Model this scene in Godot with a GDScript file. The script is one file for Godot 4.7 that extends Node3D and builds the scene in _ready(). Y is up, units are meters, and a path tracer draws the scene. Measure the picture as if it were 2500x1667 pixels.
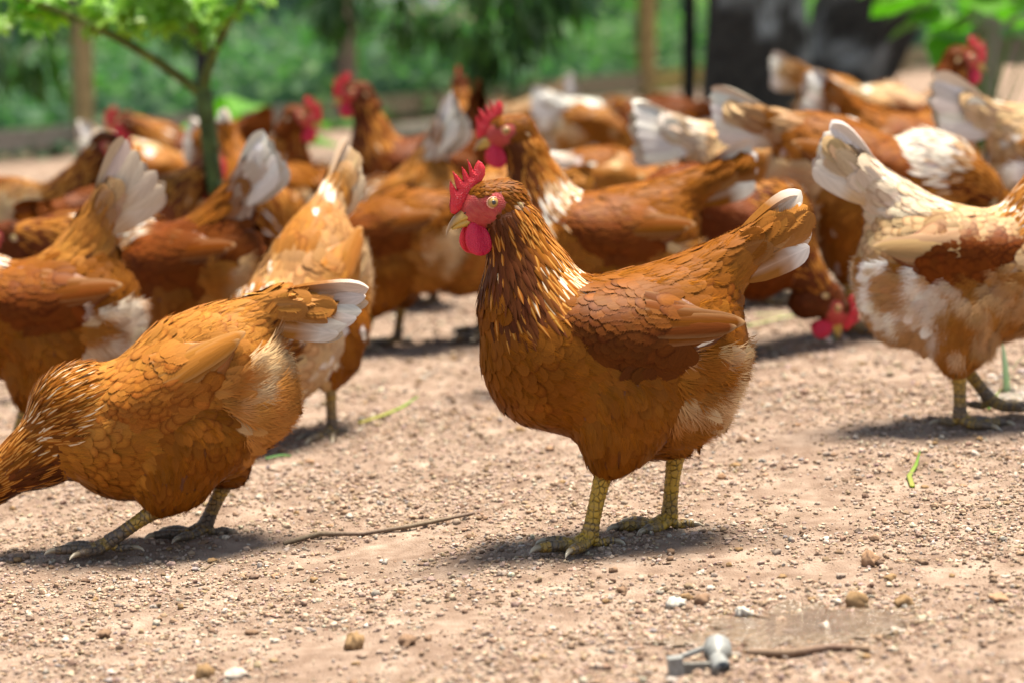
extends Node3D
# A flock of brown hens on a bare sloping yard, fence and shrubs behind.

var rng := RandomNumberGenerator.new()
var noise := FastNoiseLite.new()
var M := {}
var P := {}
var used := {}

# ---------------------------------------------------------------- mesh building
class MB:
	var v := PackedVector3Array()
	var n := PackedVector3Array()
	var c := PackedColorArray()
	var uv := PackedVector2Array()
	var ix := PackedInt32Array()

	func vert(p: Vector3, nn: Vector3, col: Color, t := Vector2.ZERO) -> int:
		v.append(p); n.append(nn); c.append(col); uv.append(t)
		return v.size() - 1

	func tri(a: int, b: int, d: int) -> void:
		ix.append(a); ix.append(b); ix.append(d)

	# rows x cols of points; normals by differences, turned to the side of «out» points away from
	func grid(pts: Array, cols: Array, inside := Vector3.INF, up := Vector3.ZERO, wrap := false) -> void:
		var R := pts.size()
		var C: int = pts[0].size()
		var s0 := v.size()
		for r in R:
			for k in C:
				var p: Vector3 = pts[r][k]
				var r0 := maxi(r - 1, 0)
				var r1 := mini(r + 1, R - 1)
				var k0 := (k - 1 + C) % C if wrap else maxi(k - 1, 0)
				var k1 := (k + 1) % C if wrap else mini(k + 1, C - 1)
				var nn: Vector3 = (pts[r1][k] - pts[r0][k]).cross(pts[r][k1] - pts[r][k0])
				if nn.length() < 1e-12:
					var q0 := r1 if r < R / 2 else r0
					nn = (pts[mini(q0 + 1, R - 1)][k] - pts[maxi(q0 - 1, 0)][k]).cross(pts[q0][k1] - pts[q0][k0])
				nn = nn.normalized()
				if up != Vector3.ZERO:
					if nn.dot(up) < 0.0: nn = -nn
				elif inside != Vector3.INF:
					if nn.dot(p - inside) < 0.0: nn = -nn
				vert(p, nn, cols[r][k], Vector2(float(k) / (C if wrap else C - 1), float(r) / (R - 1)))
		var last := C if wrap else C - 1
		for r in R - 1:
			for k in last:
				var a := s0 + r * C + k
				var b := s0 + r * C + (k + 1) % C
				tri(a, b, a + C)
				tri(b, b + C, a + C)

	func mesh() -> ArrayMesh:
		for t in range(0, ix.size(), 3):
			var a := ix[t]
			var b := ix[t + 1]
			var d := ix[t + 2]
			if (v[b] - v[a]).cross(v[d] - v[a]).dot(n[a] + n[b] + n[d]) > 0.0:
				ix[t + 1] = d
				ix[t + 2] = b
		var arr := []
		arr.resize(Mesh.ARRAY_MAX)
		arr[Mesh.ARRAY_VERTEX] = v
		arr[Mesh.ARRAY_NORMAL] = n
		arr[Mesh.ARRAY_COLOR] = c
		arr[Mesh.ARRAY_TEX_UV] = uv
		arr[Mesh.ARRAY_INDEX] = ix
		var m := ArrayMesh.new()
		m.add_surface_from_arrays(Mesh.PRIMITIVE_TRIANGLES, arr)
		return m

	# tube through points with radii; rings bulge «bump» times each «step»
	func tube(pts: Array, rad: Array, cols: Array, sides := 10, cap := true) -> void:
		var rows := []
		var crow := []
		var side := Vector3.UP
		var R := pts.size()
		var d0: Vector3 = (pts[1] - pts[0]).normalized()
		side = d0.cross(Vector3(0.31, 0.2, 0.93)).normalized()
		for r in R:
			var d: Vector3 = (pts[mini(r + 1, R - 1)] - pts[maxi(r - 1, 0)]).normalized()
			side = (side - d * side.dot(d)).normalized()
			var o := d.cross(side)
			var ring := []
			var cc := []
			for k in sides:
				var a := TAU * k / sides
				ring.append(pts[r] + (side * cos(a) + o * sin(a)) * rad[r])
				cc.append(cols[r])
			rows.append(ring); crow.append(cc)
		if cap:
			for e in [0, R - 1]:
				var ring := []
				var cc := []
				for k in sides:
					ring.append(pts[e]); cc.append(cols[e])
				if e == 0:
					rows.insert(0, ring); crow.insert(0, cc)
				else:
					rows.append(ring); crow.append(cc)
		var s0 := v.size()
		var RR := rows.size()
		for r in RR:
			var ri := clampi(r - 1, 0, R - 1) if cap else r
			for k in sides:
				var nn: Vector3 = rows[r][k] - pts[ri]
				if nn.length() < 1e-9:
					nn = (pts[ri] - pts[R - 2 if ri == R - 1 else 1])
				vert(rows[r][k], nn.normalized(), crow[r][k], Vector2(float(k) / sides, float(r) / RR))
		for r in RR - 1:
			for k in sides:
				var a := s0 + r * sides + k
				var b := s0 + r * sides + (k + 1) % sides
				tri(a, b, a + sides)
				tri(b, b + sides, a + sides)

	func ball(at: Vector3, rad: Vector3, col: Color, basis := Basis.IDENTITY, seg := 12) -> void:
		var s0 := v.size()
		for r in seg / 2 + 1:
			var th := PI * r / (seg / 2)
			for k in seg + 1:
				var ph := TAU * k / seg
				var d := Vector3(sin(th) * cos(ph), cos(th), sin(th) * sin(ph))
				vert(at + basis * (d * rad), (basis * (d / rad)).normalized(), col, Vector2(float(k) / seg, th / PI))
		for r in seg / 2:
			for k in seg:
				var a := s0 + r * (seg + 1) + k
				tri(a, a + 1, a + seg + 1)
				tri(a + 1, a + seg + 2, a + seg + 1)

	func box(at: Vector3, size: Vector3, col: Color, basis := Basis.IDENTITY) -> void:
		var h := size / 2
		for ax in 3:
			for s in [-1.0, 1.0]:
				var d := Vector3.ZERO
				d[ax] = s
				var u := Vector3.ZERO
				u[(ax + 1) % 3] = 1
				var w := Vector3.ZERO
				w[(ax + 2) % 3] = 1
				var k := v.size()
				for q in [[-1, -1], [1, -1], [1, 1], [-1, 1]]:
					vert(at + basis * ((d + u * q[0] + w * q[1]) * h), basis * d, col, Vector2(q[0] * 0.5 + 0.5, q[1] * 0.5 + 0.5))
				tri(k, k + 1, k + 2)
				tri(k, k + 2, k + 3)


func rf(a: float, b: float) -> float:
	return rng.randf_range(a, b)

func ground_y(x: float, z: float) -> float:
	return 0.55 * tanh(x / 8.0) + 0.010 * noise.get_noise_2d(x * 90.0, z * 90.0) + 0.0035 * noise.get_noise_2d(x * 900.0 + 50.0, z * 900.0) + 0.0026 * noise.get_noise_2d(x * 2200.0, z * 2600.0 + 400.0)

func numbered(called: String) -> String:
	if not used.has(called):
		used[called] = 0
		return called
	used[called] += 1
	return "%s_%03d" % [called, used[called]]

func put(called: String, mesh: Mesh, mat: Material, parent: Node) -> MeshInstance3D:
	var o := MeshInstance3D.new()
	o.name = numbered(called) if parent == self else called
	o.mesh = mesh
	o.material_override = mat
	parent.add_child(o, true)
	return o

func tag(o: Node, label: String, category := "", group := "", kind := "") -> void:
	if label: o.set_meta("label", label)
	if category: o.set_meta("category", category)
	if group: o.set_meta("group", group)
	if kind: o.set_meta("kind", kind)

func base(called: String, at: Vector3, turn := 0.0) -> Node3D:
	var o := Node3D.new()
	o.name = numbered(called)
	add_child(o)
	o.position = at
	o.rotation.y = turn
	return o

func scatter(called: String, mesh: Mesh, mat: Material, where: Array, tint: PackedColorArray, parent: Node) -> MultiMeshInstance3D:
	if where.is_empty(): return null
	var mm := MultiMesh.new()
	mm.transform_format = MultiMesh.TRANSFORM_3D
	mm.use_colors = true
	mm.mesh = mesh
	mm.instance_count = where.size()
	for i in where.size():
		mm.set_instance_transform(i, where[i])
		mm.set_instance_color(i, tint[i])
	var o := MultiMeshInstance3D.new()
	o.name = numbered(called) if parent == self else called
	o.multimesh = mm
	o.material_override = mat
	parent.add_child(o, true)
	o.set_meta("kind", "stuff")
	return o

func vary(c: Color, k := 0.12) -> Color:
	var f := 1.0 + rng.randfn(0.0, k)
	f = clampf(f, 0.55, 1.6)
	return Color(clampf(c.r * f, 0, 0.9), clampf(c.g * f * (1.0 + rng.randfn(0, k * 0.35)), 0, 0.88), clampf(c.b * f * (1.0 + rng.randfn(0, k * 0.5)), 0, 0.85))

# ---------------------------------------------------------------- materials
func stuff(rough: float, tex: Texture2D = null, vcol := true) -> StandardMaterial3D:
	var m := StandardMaterial3D.new()
	m.roughness = rough
	m.vertex_color_use_as_albedo = vcol
	if tex: m.albedo_texture = tex
	return m

func noise_tex(size: int, freq: float, lo: Color, hi: Color, oct := 4, seed_ := 1, normal := false, strength := 4.0) -> Texture2D:
	var f := FastNoiseLite.new()
	f.seed = seed_
	f.frequency = freq
	f.fractal_octaves = oct
	f.noise_type = FastNoiseLite.TYPE_SIMPLEX_SMOOTH
	var im := f.get_seamless_image(size, size)
	im.convert(Image.FORMAT_RGB8)
	if normal:
		im.bump_map_to_normal_map(strength)
		return ImageTexture.create_from_image(im)
	for y in size:
		for x in size:
			im.set_pixel(x, y, lo.lerp(hi, im.get_pixel(x, y).r))
	return ImageTexture.create_from_image(im)

func scale_tex(normal: bool) -> Texture2D:
	var f := FastNoiseLite.new()
	f.seed = 12
	f.noise_type = FastNoiseLite.TYPE_CELLULAR
	f.frequency = 0.055
	f.cellular_jitter = 0.7
	f.cellular_return_type = FastNoiseLite.RETURN_DISTANCE2_SUB
	f.fractal_type = FastNoiseLite.FRACTAL_NONE
	var im := f.get_seamless_image(256, 256)
	im.convert(Image.FORMAT_RGB8)
	for y in 256:
		for x in 256:
			var k := smoothstep(0.02, 0.22, im.get_pixel(x, y).r)
			if not normal: k = 0.60 + 0.40 * k
			im.set_pixel(x, y, Color(k, k * (1.0 if normal else 0.98), k * (1.0 if normal else 0.96)))
	if normal: im.bump_map_to_normal_map(5.0)
	return ImageTexture.create_from_image(im)

func barb_tex() -> Texture2D:
	var im := Image.create(64, 128, false, Image.FORMAT_RGB8)
	for y in 128:
		for x in 64:
			var u: float = absf(x - 31.5) / 32.0
			var s := sin((y * 0.75 + u * 30.0) * 1.9) * 0.5 + 0.5
			var s2 := sin((y * 0.21 + u * 11.0) * 1.1 + 1.3) * 0.5 + 0.5
			var k := 0.90 + 0.06 * s + 0.04 * s2
			if u < 0.05: k = 1.0
			im.set_pixel(x, y, Color(k, k, k))
	return ImageTexture.create_from_image(im)

func make_materials() -> void:
	var feather := stuff(0.5, barb_tex())
	feather.metallic_specular = 0.16
	feather.backlight_enabled = true
	feather.backlight = Color(0.14, 0.12, 0.1)
	M.feather = feather
	var down := stuff(0.85)
	down.metallic_specular = 0.1
	down.backlight_enabled = true
	down.backlight = Color(0.25, 0.22, 0.2)
	M.down = down
	var skin := stuff(0.6)
	skin.normal_enabled = true
	skin.normal_texture = noise_tex(256, 0.05, Color.BLACK, Color.WHITE, 3, 6, true, 8.0)
	skin.uv1_triplanar = true
	skin.uv1_scale = Vector3(40, 40, 40)
	M.skin = skin
	var comb := stuff(0.42)
	comb.normal_enabled = true
	comb.normal_texture = noise_tex(256, 0.045, Color.BLACK, Color.WHITE, 3, 5, true, 7.0)
	comb.normal_scale = 1.6
	comb.uv1_triplanar = true
	comb.uv1_scale = Vector3(42, 42, 42)
	comb.subsurf_scatter_enabled = true
	comb.subsurf_scatter_strength = 0.15
	M.comb = comb
	var beak := stuff(0.35)
	M.beak = beak
	var eye := stuff(0.05)
	eye.clearcoat_enabled = true
	M.eye = eye
	var shank := stuff(0.5, scale_tex(false))
	shank.uv1_triplanar = true
	shank.uv1_scale = Vector3(12, 9, 12)
	shank.normal_enabled = true
	shank.normal_texture = scale_tex(true)
	shank.normal_scale = 0.8
	M.shank = shank
	var g := stuff(0.95, noise_tex(1024, 0.012, Color(0.74, 0.70, 0.67), Color(1, 1, 1), 6, 3), false)
	g.albedo_color = Color(0.435, 0.345, 0.28).linear_to_srgb()
	g.uv1_triplanar = true
	g.uv1_world_triplanar = true
	g.uv1_scale = Vector3(2.3, 2.3, 2.3)
	g.detail_enabled = true
	g.detail_blend_mode = BaseMaterial3D.BLEND_MODE_MUL
	g.detail_albedo = noise_tex(512, 0.008, Color(0.72, 0.68, 0.66), Color(1, 1, 1), 5, 11)
	g.normal_enabled = true
	g.normal_texture = noise_tex(1024, 0.11, Color.BLACK, Color.WHITE, 4, 7, true, 9.0)
	g.normal_scale = 0.8
	g.metallic_specular = 0.2
	M.ground = g
	var st := stuff(0.9, noise_tex(256, 0.03, Color(0.7, 0.68, 0.66), Color(1, 1, 1), 4, 21))
	st.uv1_triplanar = true
	st.uv1_scale = Vector3(3, 3, 3)
	st.metallic_specular = 0.25
	M.stone = st
	var wood := stuff(0.8, noise_tex(256, 0.03, Color(0.6, 0.57, 0.53), Color(1, 1, 1), 4, 31))
	wood.uv1_triplanar = true
	wood.uv1_scale = Vector3(9, 1.2, 9)
	M.wood = wood
	var twig := stuff(0.8, noise_tex(256, 0.04, Color(0.55, 0.5, 0.46), Color(1, 1, 1), 4, 33))
	twig.uv1_triplanar = true
	twig.uv1_scale = Vector3(25, 25, 25)
	M.twig = twig
	var bark := stuff(0.9, noise_tex(512, 0.02, Color(0.45, 0.43, 0.4), Color(1, 1, 1), 5, 41))
	bark.uv1_triplanar = true
	bark.uv1_scale = Vector3(2.5, 1.2, 2.5)
	bark.normal_enabled = true
	bark.normal_texture = noise_tex(512, 0.04, Color.BLACK, Color.WHITE, 4, 43, true, 10.0)
	M.bark = bark
	var leaf := stuff(0.32)
	leaf.backlight_enabled = true
	leaf.backlight = Color(0.75, 0.95, 0.35)
	M.leaf = leaf
	var dull: StandardMaterial3D = leaf.duplicate()
	dull.roughness = 0.6
	M.dull_leaf = dull
	var young: StandardMaterial3D = leaf.duplicate()
	young.backlight = Color(1.0, 1.0, 0.5)
	young.roughness = 0.4
	M.young = young
	var net := stuff(0.7)
	M.net = net
	var plastic := stuff(0.45, noise_tex(256, 0.03, Color(0.75, 0.73, 0.7), Color(1, 1, 1), 4, 51))
	plastic.uv1_triplanar = true
	plastic.uv1_scale = Vector3(20, 20, 20)
	M.plastic = plastic
	var water := StandardMaterial3D.new()
	water.albedo_color = Color(0.55, 0.42, 0.32, 0.10)
	water.transparency = BaseMaterial3D.TRANSPARENCY_ALPHA
	water.roughness = 0.02
	water.normal_enabled = true
	water.normal_texture = noise_tex(512, 0.05, Color.BLACK, Color.WHITE, 3, 61, true, 6.0)
	water.uv1_triplanar = true
	water.uv1_scale = Vector3(8, 8, 8)
	M.water = water
	M.wet = stuff(0.05)
	var mud := stuff(0.11, noise_tex(256, 0.03, Color(0.7, 0.68, 0.66), Color(1, 1, 1), 4, 71))
	mud.uv1_triplanar = true
	mud.uv1_scale = Vector3(5, 5, 5)
	mud.normal_enabled = true
	mud.normal_texture = noise_tex(512, 0.06, Color.BLACK, Color.WHITE, 4, 73, true, 12.0)
	mud.normal_scale = 0.7
	M.mud = mud

# ---------------------------------------------------------------- feather shapes
func vane(ts: Array, ws: Array, dome: float, arc: float, ccols: Array, tip: Array, fringe := 0, fray := 1.0) -> ArrayMesh:
	# ccols: colours across (centre .. edge); tip: [from t, colour] blends towards the tip
	var b := MB.new()
	var half := ccols.size() - 1
	var pts := []
	var cols := []
	for r in ts.size():
		var t: float = ts[r]
		var row := []
		var cr := []
		for k in range(-half, half + 1):
			var u := float(k) / half
			var x: float = 0.5 * ws[r] * u
			row.append(Vector3(x, t - 0.07 * absf(u) * ws[r] * 0.6, arc * (t - t * t) * 4.0 - dome * u * u * ws[r]))
			var cc: Color = ccols[absi(k)]
			if tip.size() and t > tip[0]:
				cc = cc.lerp(tip[1], clampf((t - tip[0]) / (tip[2] if tip.size() > 2 else 0.15), 0, 1))
			cr.append(cc)
		pts.append(row)
		cols.append(cr)
	b.grid(pts, cols, Vector3.INF, Vector3(0, 0, 1))
	for f in fringe:
		var s := -1.0 if f % 2 == 0 else 1.0
		var t := 0.3 + 0.68 * float(f / 2) / (fringe / 2)
		var w := 0.0
		for r in ts.size() - 1:
			if t >= ts[r] and t <= ts[r + 1]:
				w = lerpf(ws[r], ws[r + 1], (t - ts[r]) / (ts[r + 1] - ts[r]))
		var a := Vector3(s * 0.42 * w, t - 0.05, arc * (t - t * t) * 4.0 - dome * 0.7 * w)
		var d := Vector3(s * rf(0.08, 0.2), rf(0.08, 0.16), rf(-0.03, 0.02)) * fray
		var e := a + Vector3(0, 0.035 * fray, 0)
		var k := b.v.size()
		var fc: Color = ccols[half]
		if tip.size() and t > tip[0]: fc = fc.lerp(tip[1], clampf((t - tip[0]) / (tip[2] if tip.size() > 2 else 0.15), 0, 1))
		b.vert(a, Vector3(0, 0, 1), fc, Vector2(0.5, t))
		b.vert(e, Vector3(0, 0, 1), fc, Vector2(0.5, t))
		b.vert(a + d, Vector3(0, 0, 1), fc, Vector2(0.5, t))
		b.tri(k, k + 1, k + 2)
	return b.mesh()

func tuft(strands: int, width: float, spread: float, lift := 0.42) -> ArrayMesh:
	var b := MB.new()
	for s in strands:
		var a := rf(-spread, spread)
		var up := rf(-0.08, lift)
		var l := rf(0.65, 1.05)
		var bend := rf(-0.25, 0.25)
		var x0 := rf(-0.12, 0.12)
		var w := width * rf(0.7, 1.3)
		var nn := Vector3(sin(a) * 0.7, 0.15, 1.0).normalized()
		var k := b.v.size()
		for q in 4:
			var t := q / 3.0
			var cx := x0 + sin(a + bend * t) * l * t * 0.8
			var cy := cos(a + bend * t) * l * t
			var cz := up * t * (1.0 - 0.45 * t) * l
			var ww: float = w * [0.8, 1.0, 0.7, 0.08][q]
			var px: Vector3 = Vector3(cos(a), -sin(a), 0) * ww
			b.vert(Vector3(cx, cy, cz) - px, nn, Color.WHITE)
			b.vert(Vector3(cx, cy, cz) + px, nn, Color.WHITE)
		for q in 3:
			b.tri(k + q * 2, k + q * 2 + 1, k + q * 2 + 2)
			b.tri(k + q * 2 + 1, k + q * 2 + 3, k + q * 2 + 2)
	return b.mesh()

func make_protos() -> void:
	var W := Color.WHITE
	var g := func(k: float) -> Color: return Color(k, k, k)
	var tc := [0.0, 0.2, 0.45, 0.65, 0.8, 0.92, 0.98, 1.0]
	var wc := [0.3, 0.72, 0.97, 1.0, 0.95, 0.76, 0.46, 0.06]
	P.contour = vane(tc, wc, 0.035, 0.05, [g.call(0.86), g.call(0.87), g.call(0.93)], [0.90, Color(0.97, 0.96, 0.93), 0.12], 26)
	P.edged = vane(tc, wc, 0.035, 0.05, [Color(1.0, 0.97, 0.93), Color(0.98, 0.95, 0.9), Color(0.6, 0.5, 0.44)], [0.84, Color(0.66, 0.55, 0.48), 0.12], 22)
	P.loose = vane([0.0, 0.2, 0.45, 0.7, 0.88, 1.0], [0.25, 0.6, 0.75, 0.62, 0.4, 0.05], 0.06, 0.07, [g.call(0.88), g.call(0.92), g.call(1.0)], [], 26)
	var th := [0.0, 0.18, 0.36, 0.55, 0.72, 0.86, 0.95, 1.0]
	var wh := [0.35, 0.75, 0.98, 1.0, 0.82, 0.52, 0.24, 0.03]
	P.hackle = vane(th, wh, 0.08, 0.10, [g.call(0.92), g.call(0.92), g.call(1.0)], [])
	P.streak = vane(th, wh, 0.08, 0.10, [Color(0.6468, 0.5852, 0.4928), Color(0.5236, 0.3465, 0.1694), Color(0.3234, 0.1078, 0.01386), Color(0.308, 0.1001, 0.01155)], [0.9, Color(0.462, 0.231, 0.0693), 0.1])
	P.whiteh = vane(th, wh, 0.08, 0.10, [Color(0.731, 0.7055, 0.663), Color(0.7225, 0.68, 0.612), Color(0.561, 0.357, 0.17)], [])
	P.gold = vane(th, wh, 0.08, 0.10, [Color(0.4928, 0.2618, 0.0693), Color(0.3542, 0.1309, 0.02002), Color(0.2541, 0.077, 0.00924), Color(0.2156, 0.0616, 0.0077)], [])
	P.tuft = tuft(40, 0.017, 0.6)
	P.wisp = tuft(12, 0.013, 0.42, 0.06)
	P.tuft2 = tuft(16, 0.045, 0.5)

# ---------------------------------------------------------------- distance field of rounded bones
var BA := PackedVector3Array()
var BD := PackedVector3Array()
var BR := PackedFloat32Array()
var BQ := PackedFloat32Array()
var BL := PackedFloat32Array()
var BZ := PackedFloat32Array()
var BT := PackedInt32Array()
var BF := PackedVector3Array()
var BK := 0.03

func bones_clear(k: float) -> void:
	BA.clear(); BD.clear(); BR.clear(); BQ.clear(); BL.clear(); BZ.clear(); BT.clear(); BF.clear()
	BK = k

func bone(a: Vector3, b: Vector3, ra: float, rb: float, t: int, flow: Vector3, zs := 1.0) -> void:
	var s := Vector3(1, 1, zs)
	BA.append(a * s); BD.append((b - a) * s)
	BR.append(ra); BQ.append(rb - ra)
	BL.append(1.0 / maxf(((b - a) * s).length_squared(), 1e-8))
	BZ.append(zs); BT.append(t); BF.append(flow.normalized())

func sd1(i: int, p: Vector3) -> float:
	var pa := Vector3(p.x, p.y, p.z * BZ[i]) - BA[i]
	var h := clampf(pa.dot(BD[i]) * BL[i], 0.0, 1.0)
	return (pa - BD[i] * h).length() - BR[i] - BQ[i] * h

func sd(p: Vector3) -> float:
	var d := 1.0
	for i in BA.size():
		var pa := Vector3(p.x, p.y, p.z * BZ[i]) - BA[i]
		var h := clampf(pa.dot(BD[i]) * BL[i], 0.0, 1.0)
		var e := (pa - BD[i] * h).length() - BR[i] - BQ[i] * h
		var t := BK - absf(d - e)
		d = minf(d, e)
		if t > 0.0: d -= t * t * 0.25 / BK
	return d

func grad(p: Vector3) -> Vector3:
	var e := 0.0015
	var d := sd(p)
	return Vector3(sd(p + Vector3(e, 0, 0)) - d, sd(p + Vector3(0, e, 0)) - d, sd(p + Vector3(0, 0, e)) - d).normalized()

# surface nets: [points, normals, triangle indices]
func nets(lo: Vector3, hi: Vector3, cell: float) -> Array:
	var nx := int((hi.x - lo.x) / cell) + 2
	var ny := int((hi.y - lo.y) / cell) + 2
	var nz := int((hi.z - lo.z) / cell) + 2
	var val := PackedFloat32Array()
	val.resize(nx * ny * nz)
	for k in nz:
		for j in ny:
			var o := (k * ny + j) * nx
			var i := 0
			while i < nx:
				var d := sd(lo + Vector3(i, j, k) * cell)
				var skip := maxi(int((absf(d) - 0.014) / cell), 0)
				for s in mini(skip + 1, nx - i):
					val[o + i + s] = d
				i += skip + 1
	var id := PackedInt32Array()
	id.resize(nx * ny * nz)
	id.fill(-1)
	var vs := PackedVector3Array()
	var ns := PackedVector3Array()
	var ix := PackedInt32Array()
	var off := [0, 1, nx, nx + 1, nx * ny, nx * ny + 1, nx * ny + nx, nx * ny + nx + 1]
	var edges := [[0, 1], [2, 3], [4, 5], [6, 7], [0, 2], [1, 3], [4, 6], [5, 7], [0, 4], [1, 5], [2, 6], [3, 7]]
	for k in nz - 1:
		for j in ny - 1:
			var o := (k * ny + j) * nx
			for i in nx - 1:
				var q := o + i
				var neg := 0
				for c in 8:
					if val[q + off[c]] < 0.0: neg += 1
				if neg == 0 or neg == 8: continue
				var sum := Vector3.ZERO
				var cnt := 0
				for e in edges:
					var a := val[q + off[e[0]]]
					var b := val[q + off[e[1]]]
					if (a < 0.0) != (b < 0.0):
						var t := a / (a - b)
						var pa := Vector3(e[0] & 1, (e[0] >> 1) & 1, e[0] >> 2)
						var pb := Vector3(e[1] & 1, (e[1] >> 1) & 1, e[1] >> 2)
						sum += pa.lerp(pb, t)
						cnt += 1
				id[q] = vs.size()
				var p := lo + (Vector3(i, j, k) + sum / cnt) * cell
				var g := grad(p)
				p -= g * sd(p) * 0.9
				vs.append(p)
				ns.append(g)
	var sx := 1
	var sy := nx
	var sz := nx * ny
	for k in range(1, nz - 1):
		for j in range(1, ny - 1):
			for i in range(1, nx - 1):
				var q := (k * ny + j) * nx + i
				var a := val[q] < 0.0
				for ax in 3:
					var st: int = [sx, sy, sz][ax]
					if a == (val[q + st] < 0.0): continue
					var u: int = [sy, sz, sx][ax]
					var w: int = [sz, sx, sy][ax]
					var c0 := id[q - u - w]
					var c1 := id[q - w]
					var c2 := id[q]
					var c3 := id[q - u]
					if c0 < 0 or c1 < 0 or c2 < 0 or c3 < 0: continue
					ix.append(c0); ix.append(c1); ix.append(c2)
					ix.append(c0); ix.append(c2); ix.append(c3)
	return [vs, ns, ix]

func framed(o: Vector3, n: Vector3, flow: Vector3, w: float, l: float, tilt: float, swing: float, back := 0.25) -> Transform3D:
	var f := (flow - n * flow.dot(n))
	if f.length() < 0.05: f = n.cross(Vector3(0.2, 0.1, 0.97))
	f = f.normalized().rotated(n, swing)
	var y := f * cos(tilt) + n * sin(tilt)
	var z := n * cos(tilt) - f * sin(tilt)
	var x := y.cross(z)
	return Transform3D(Basis(x * w, y * l, z * w), o - y * l * back)

# ---------------------------------------------------------------- hens
enum {BODY, BREAST, FLUFF, SADDLE, NECK, HEAD, THIGH}
const C_RUST := Color(0.1963, 0.06391, 0.00616)
const C_DEEP := Color(0.1309, 0.03234, 0.00385)
const C_MAHOG := Color(0.1155, 0.02926, 0.0077)
const C_BUFF := Color(0.3234, 0.1309, 0.02464)
const C_CREAM := Color(0.4928, 0.3311, 0.1771)
const C_WHITE := Color(0.7392, 0.704, 0.6424)
const C_DARK := Color(0.0847, 0.02464, 0.00693)
const C_COMB := Color(0.5456, 0.01056, 0.0308)
const C_HORN := Color(0.50, 0.32, 0.06)
const C_SHANK := Color(0.4466, 0.2772, 0.0231)
const C_DIRT := Color(0.1232, 0.09625, 0.07315)

const POSE := {
	"alert": [[Vector3(0.012, 0.044, 0), Vector3(0.026, 0.086, 0), Vector3(0.0425, 0.113, 0)], 0.0],
	"tall": [[Vector3(0.008, 0.048, 0), Vector3(0.018, 0.105, 0), Vector3(0.032, 0.150, 0)], 0.0],
	"peck": [[Vector3(0.032, -0.063, 0), Vector3(0.060, -0.098, 0), Vector3(0.095, -0.132, 0)], -0.9],
	"low": [[Vector3(0.045, -0.005, 0), Vector3(0.085, -0.030, 0), Vector3(0.118, -0.060, 0)], -0.7],
	"fwd": [[Vector3(0.035, 0.022, 0), Vector3(0.070, 0.045, 0), Vector3(0.105, 0.062, 0)], -0.15],
}

var pitch_ := 0.0
var hip_ := Vector3.ZERO

func tp(v: Vector3) -> Vector3:   # torso at rest -> hen's own axes
	return hip_ + (v - Vector3(-0.03, 0.20, 0)).rotated(Vector3(0, 0, 1), -pitch_)

func td(v: Vector3) -> Vector3:
	return v.rotated(Vector3(0, 0, 1), -pitch_)

func untp(v: Vector3) -> Vector3:
	return (v - hip_).rotated(Vector3(0, 0, 1), pitch_) + Vector3(-0.03, 0.20, 0)

func head_bones(k := 0.012) -> void:
	bones_clear(k)
	bone(Vector3(-0.017, -0.003, 0), Vector3(0.004, -0.001, 0), 0.0225, 0.0195, HEAD, Vector3(-1, -0.1, 0), 1.12)
	bone(Vector3(0.002, -0.003, 0), Vector3(0.018, -0.0095, 0), 0.0165, 0.0085, HEAD, Vector3(-1, 0, 0), 1.1)
	bone(Vector3(-0.012, -0.014, 0), Vector3(0.008, -0.0175, 0), 0.0165, 0.0085, HEAD, Vector3(-1, -0.25, 0), 1.1)
	bone(Vector3(-0.018, -0.004, 0), Vector3(-0.034, -0.032, 0), 0.0215, 0.026, NECK, Vector3(-0.6, -0.8, 0), 1.05)

func curve_at(a: Array, u: float) -> float:
	var x := clampf(u, 0.0, 1.0) * (a.size() - 1)
	var i := mini(int(x), a.size() - 2)
	return lerpf(a[i], a[i + 1], x - i)

const WING_X := [0.060, 0.030, 0.0, -0.030, -0.060, -0.090, -0.118]
const WING_T := [0.262, 0.283, 0.290, 0.288, 0.280, 0.262, 0.243]
const WING_B := [0.255, 0.224, 0.205, 0.197, 0.202, 0.217, 0.237]

func wing_pt(u: float, v: float, side: float, extra := 0.0) -> Vector3:
	var x := curve_at(WING_X, u)
	var y := lerpf(curve_at(WING_B, u), curve_at(WING_T, u), v)
	if u > 1.0: x -= (u - 1.0) * 0.18
	var z := 0.15
	for s in 9:
		var d := sd(tp(Vector3(x, y, z * side)))
		z -= d
		if d < 0.0008 or z < 0.012: break
	z = maxf(z, 0.014)
	var th := 0.004 + 0.009 * sin(PI * clampf(v, 0, 1)) * sin(PI * clampf(u * 0.85 + 0.15, 0, 1))
	th *= smoothstep(-0.06, 0.24, u)
	return tp(Vector3(x, y, (z + th + extra) * side))

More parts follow.
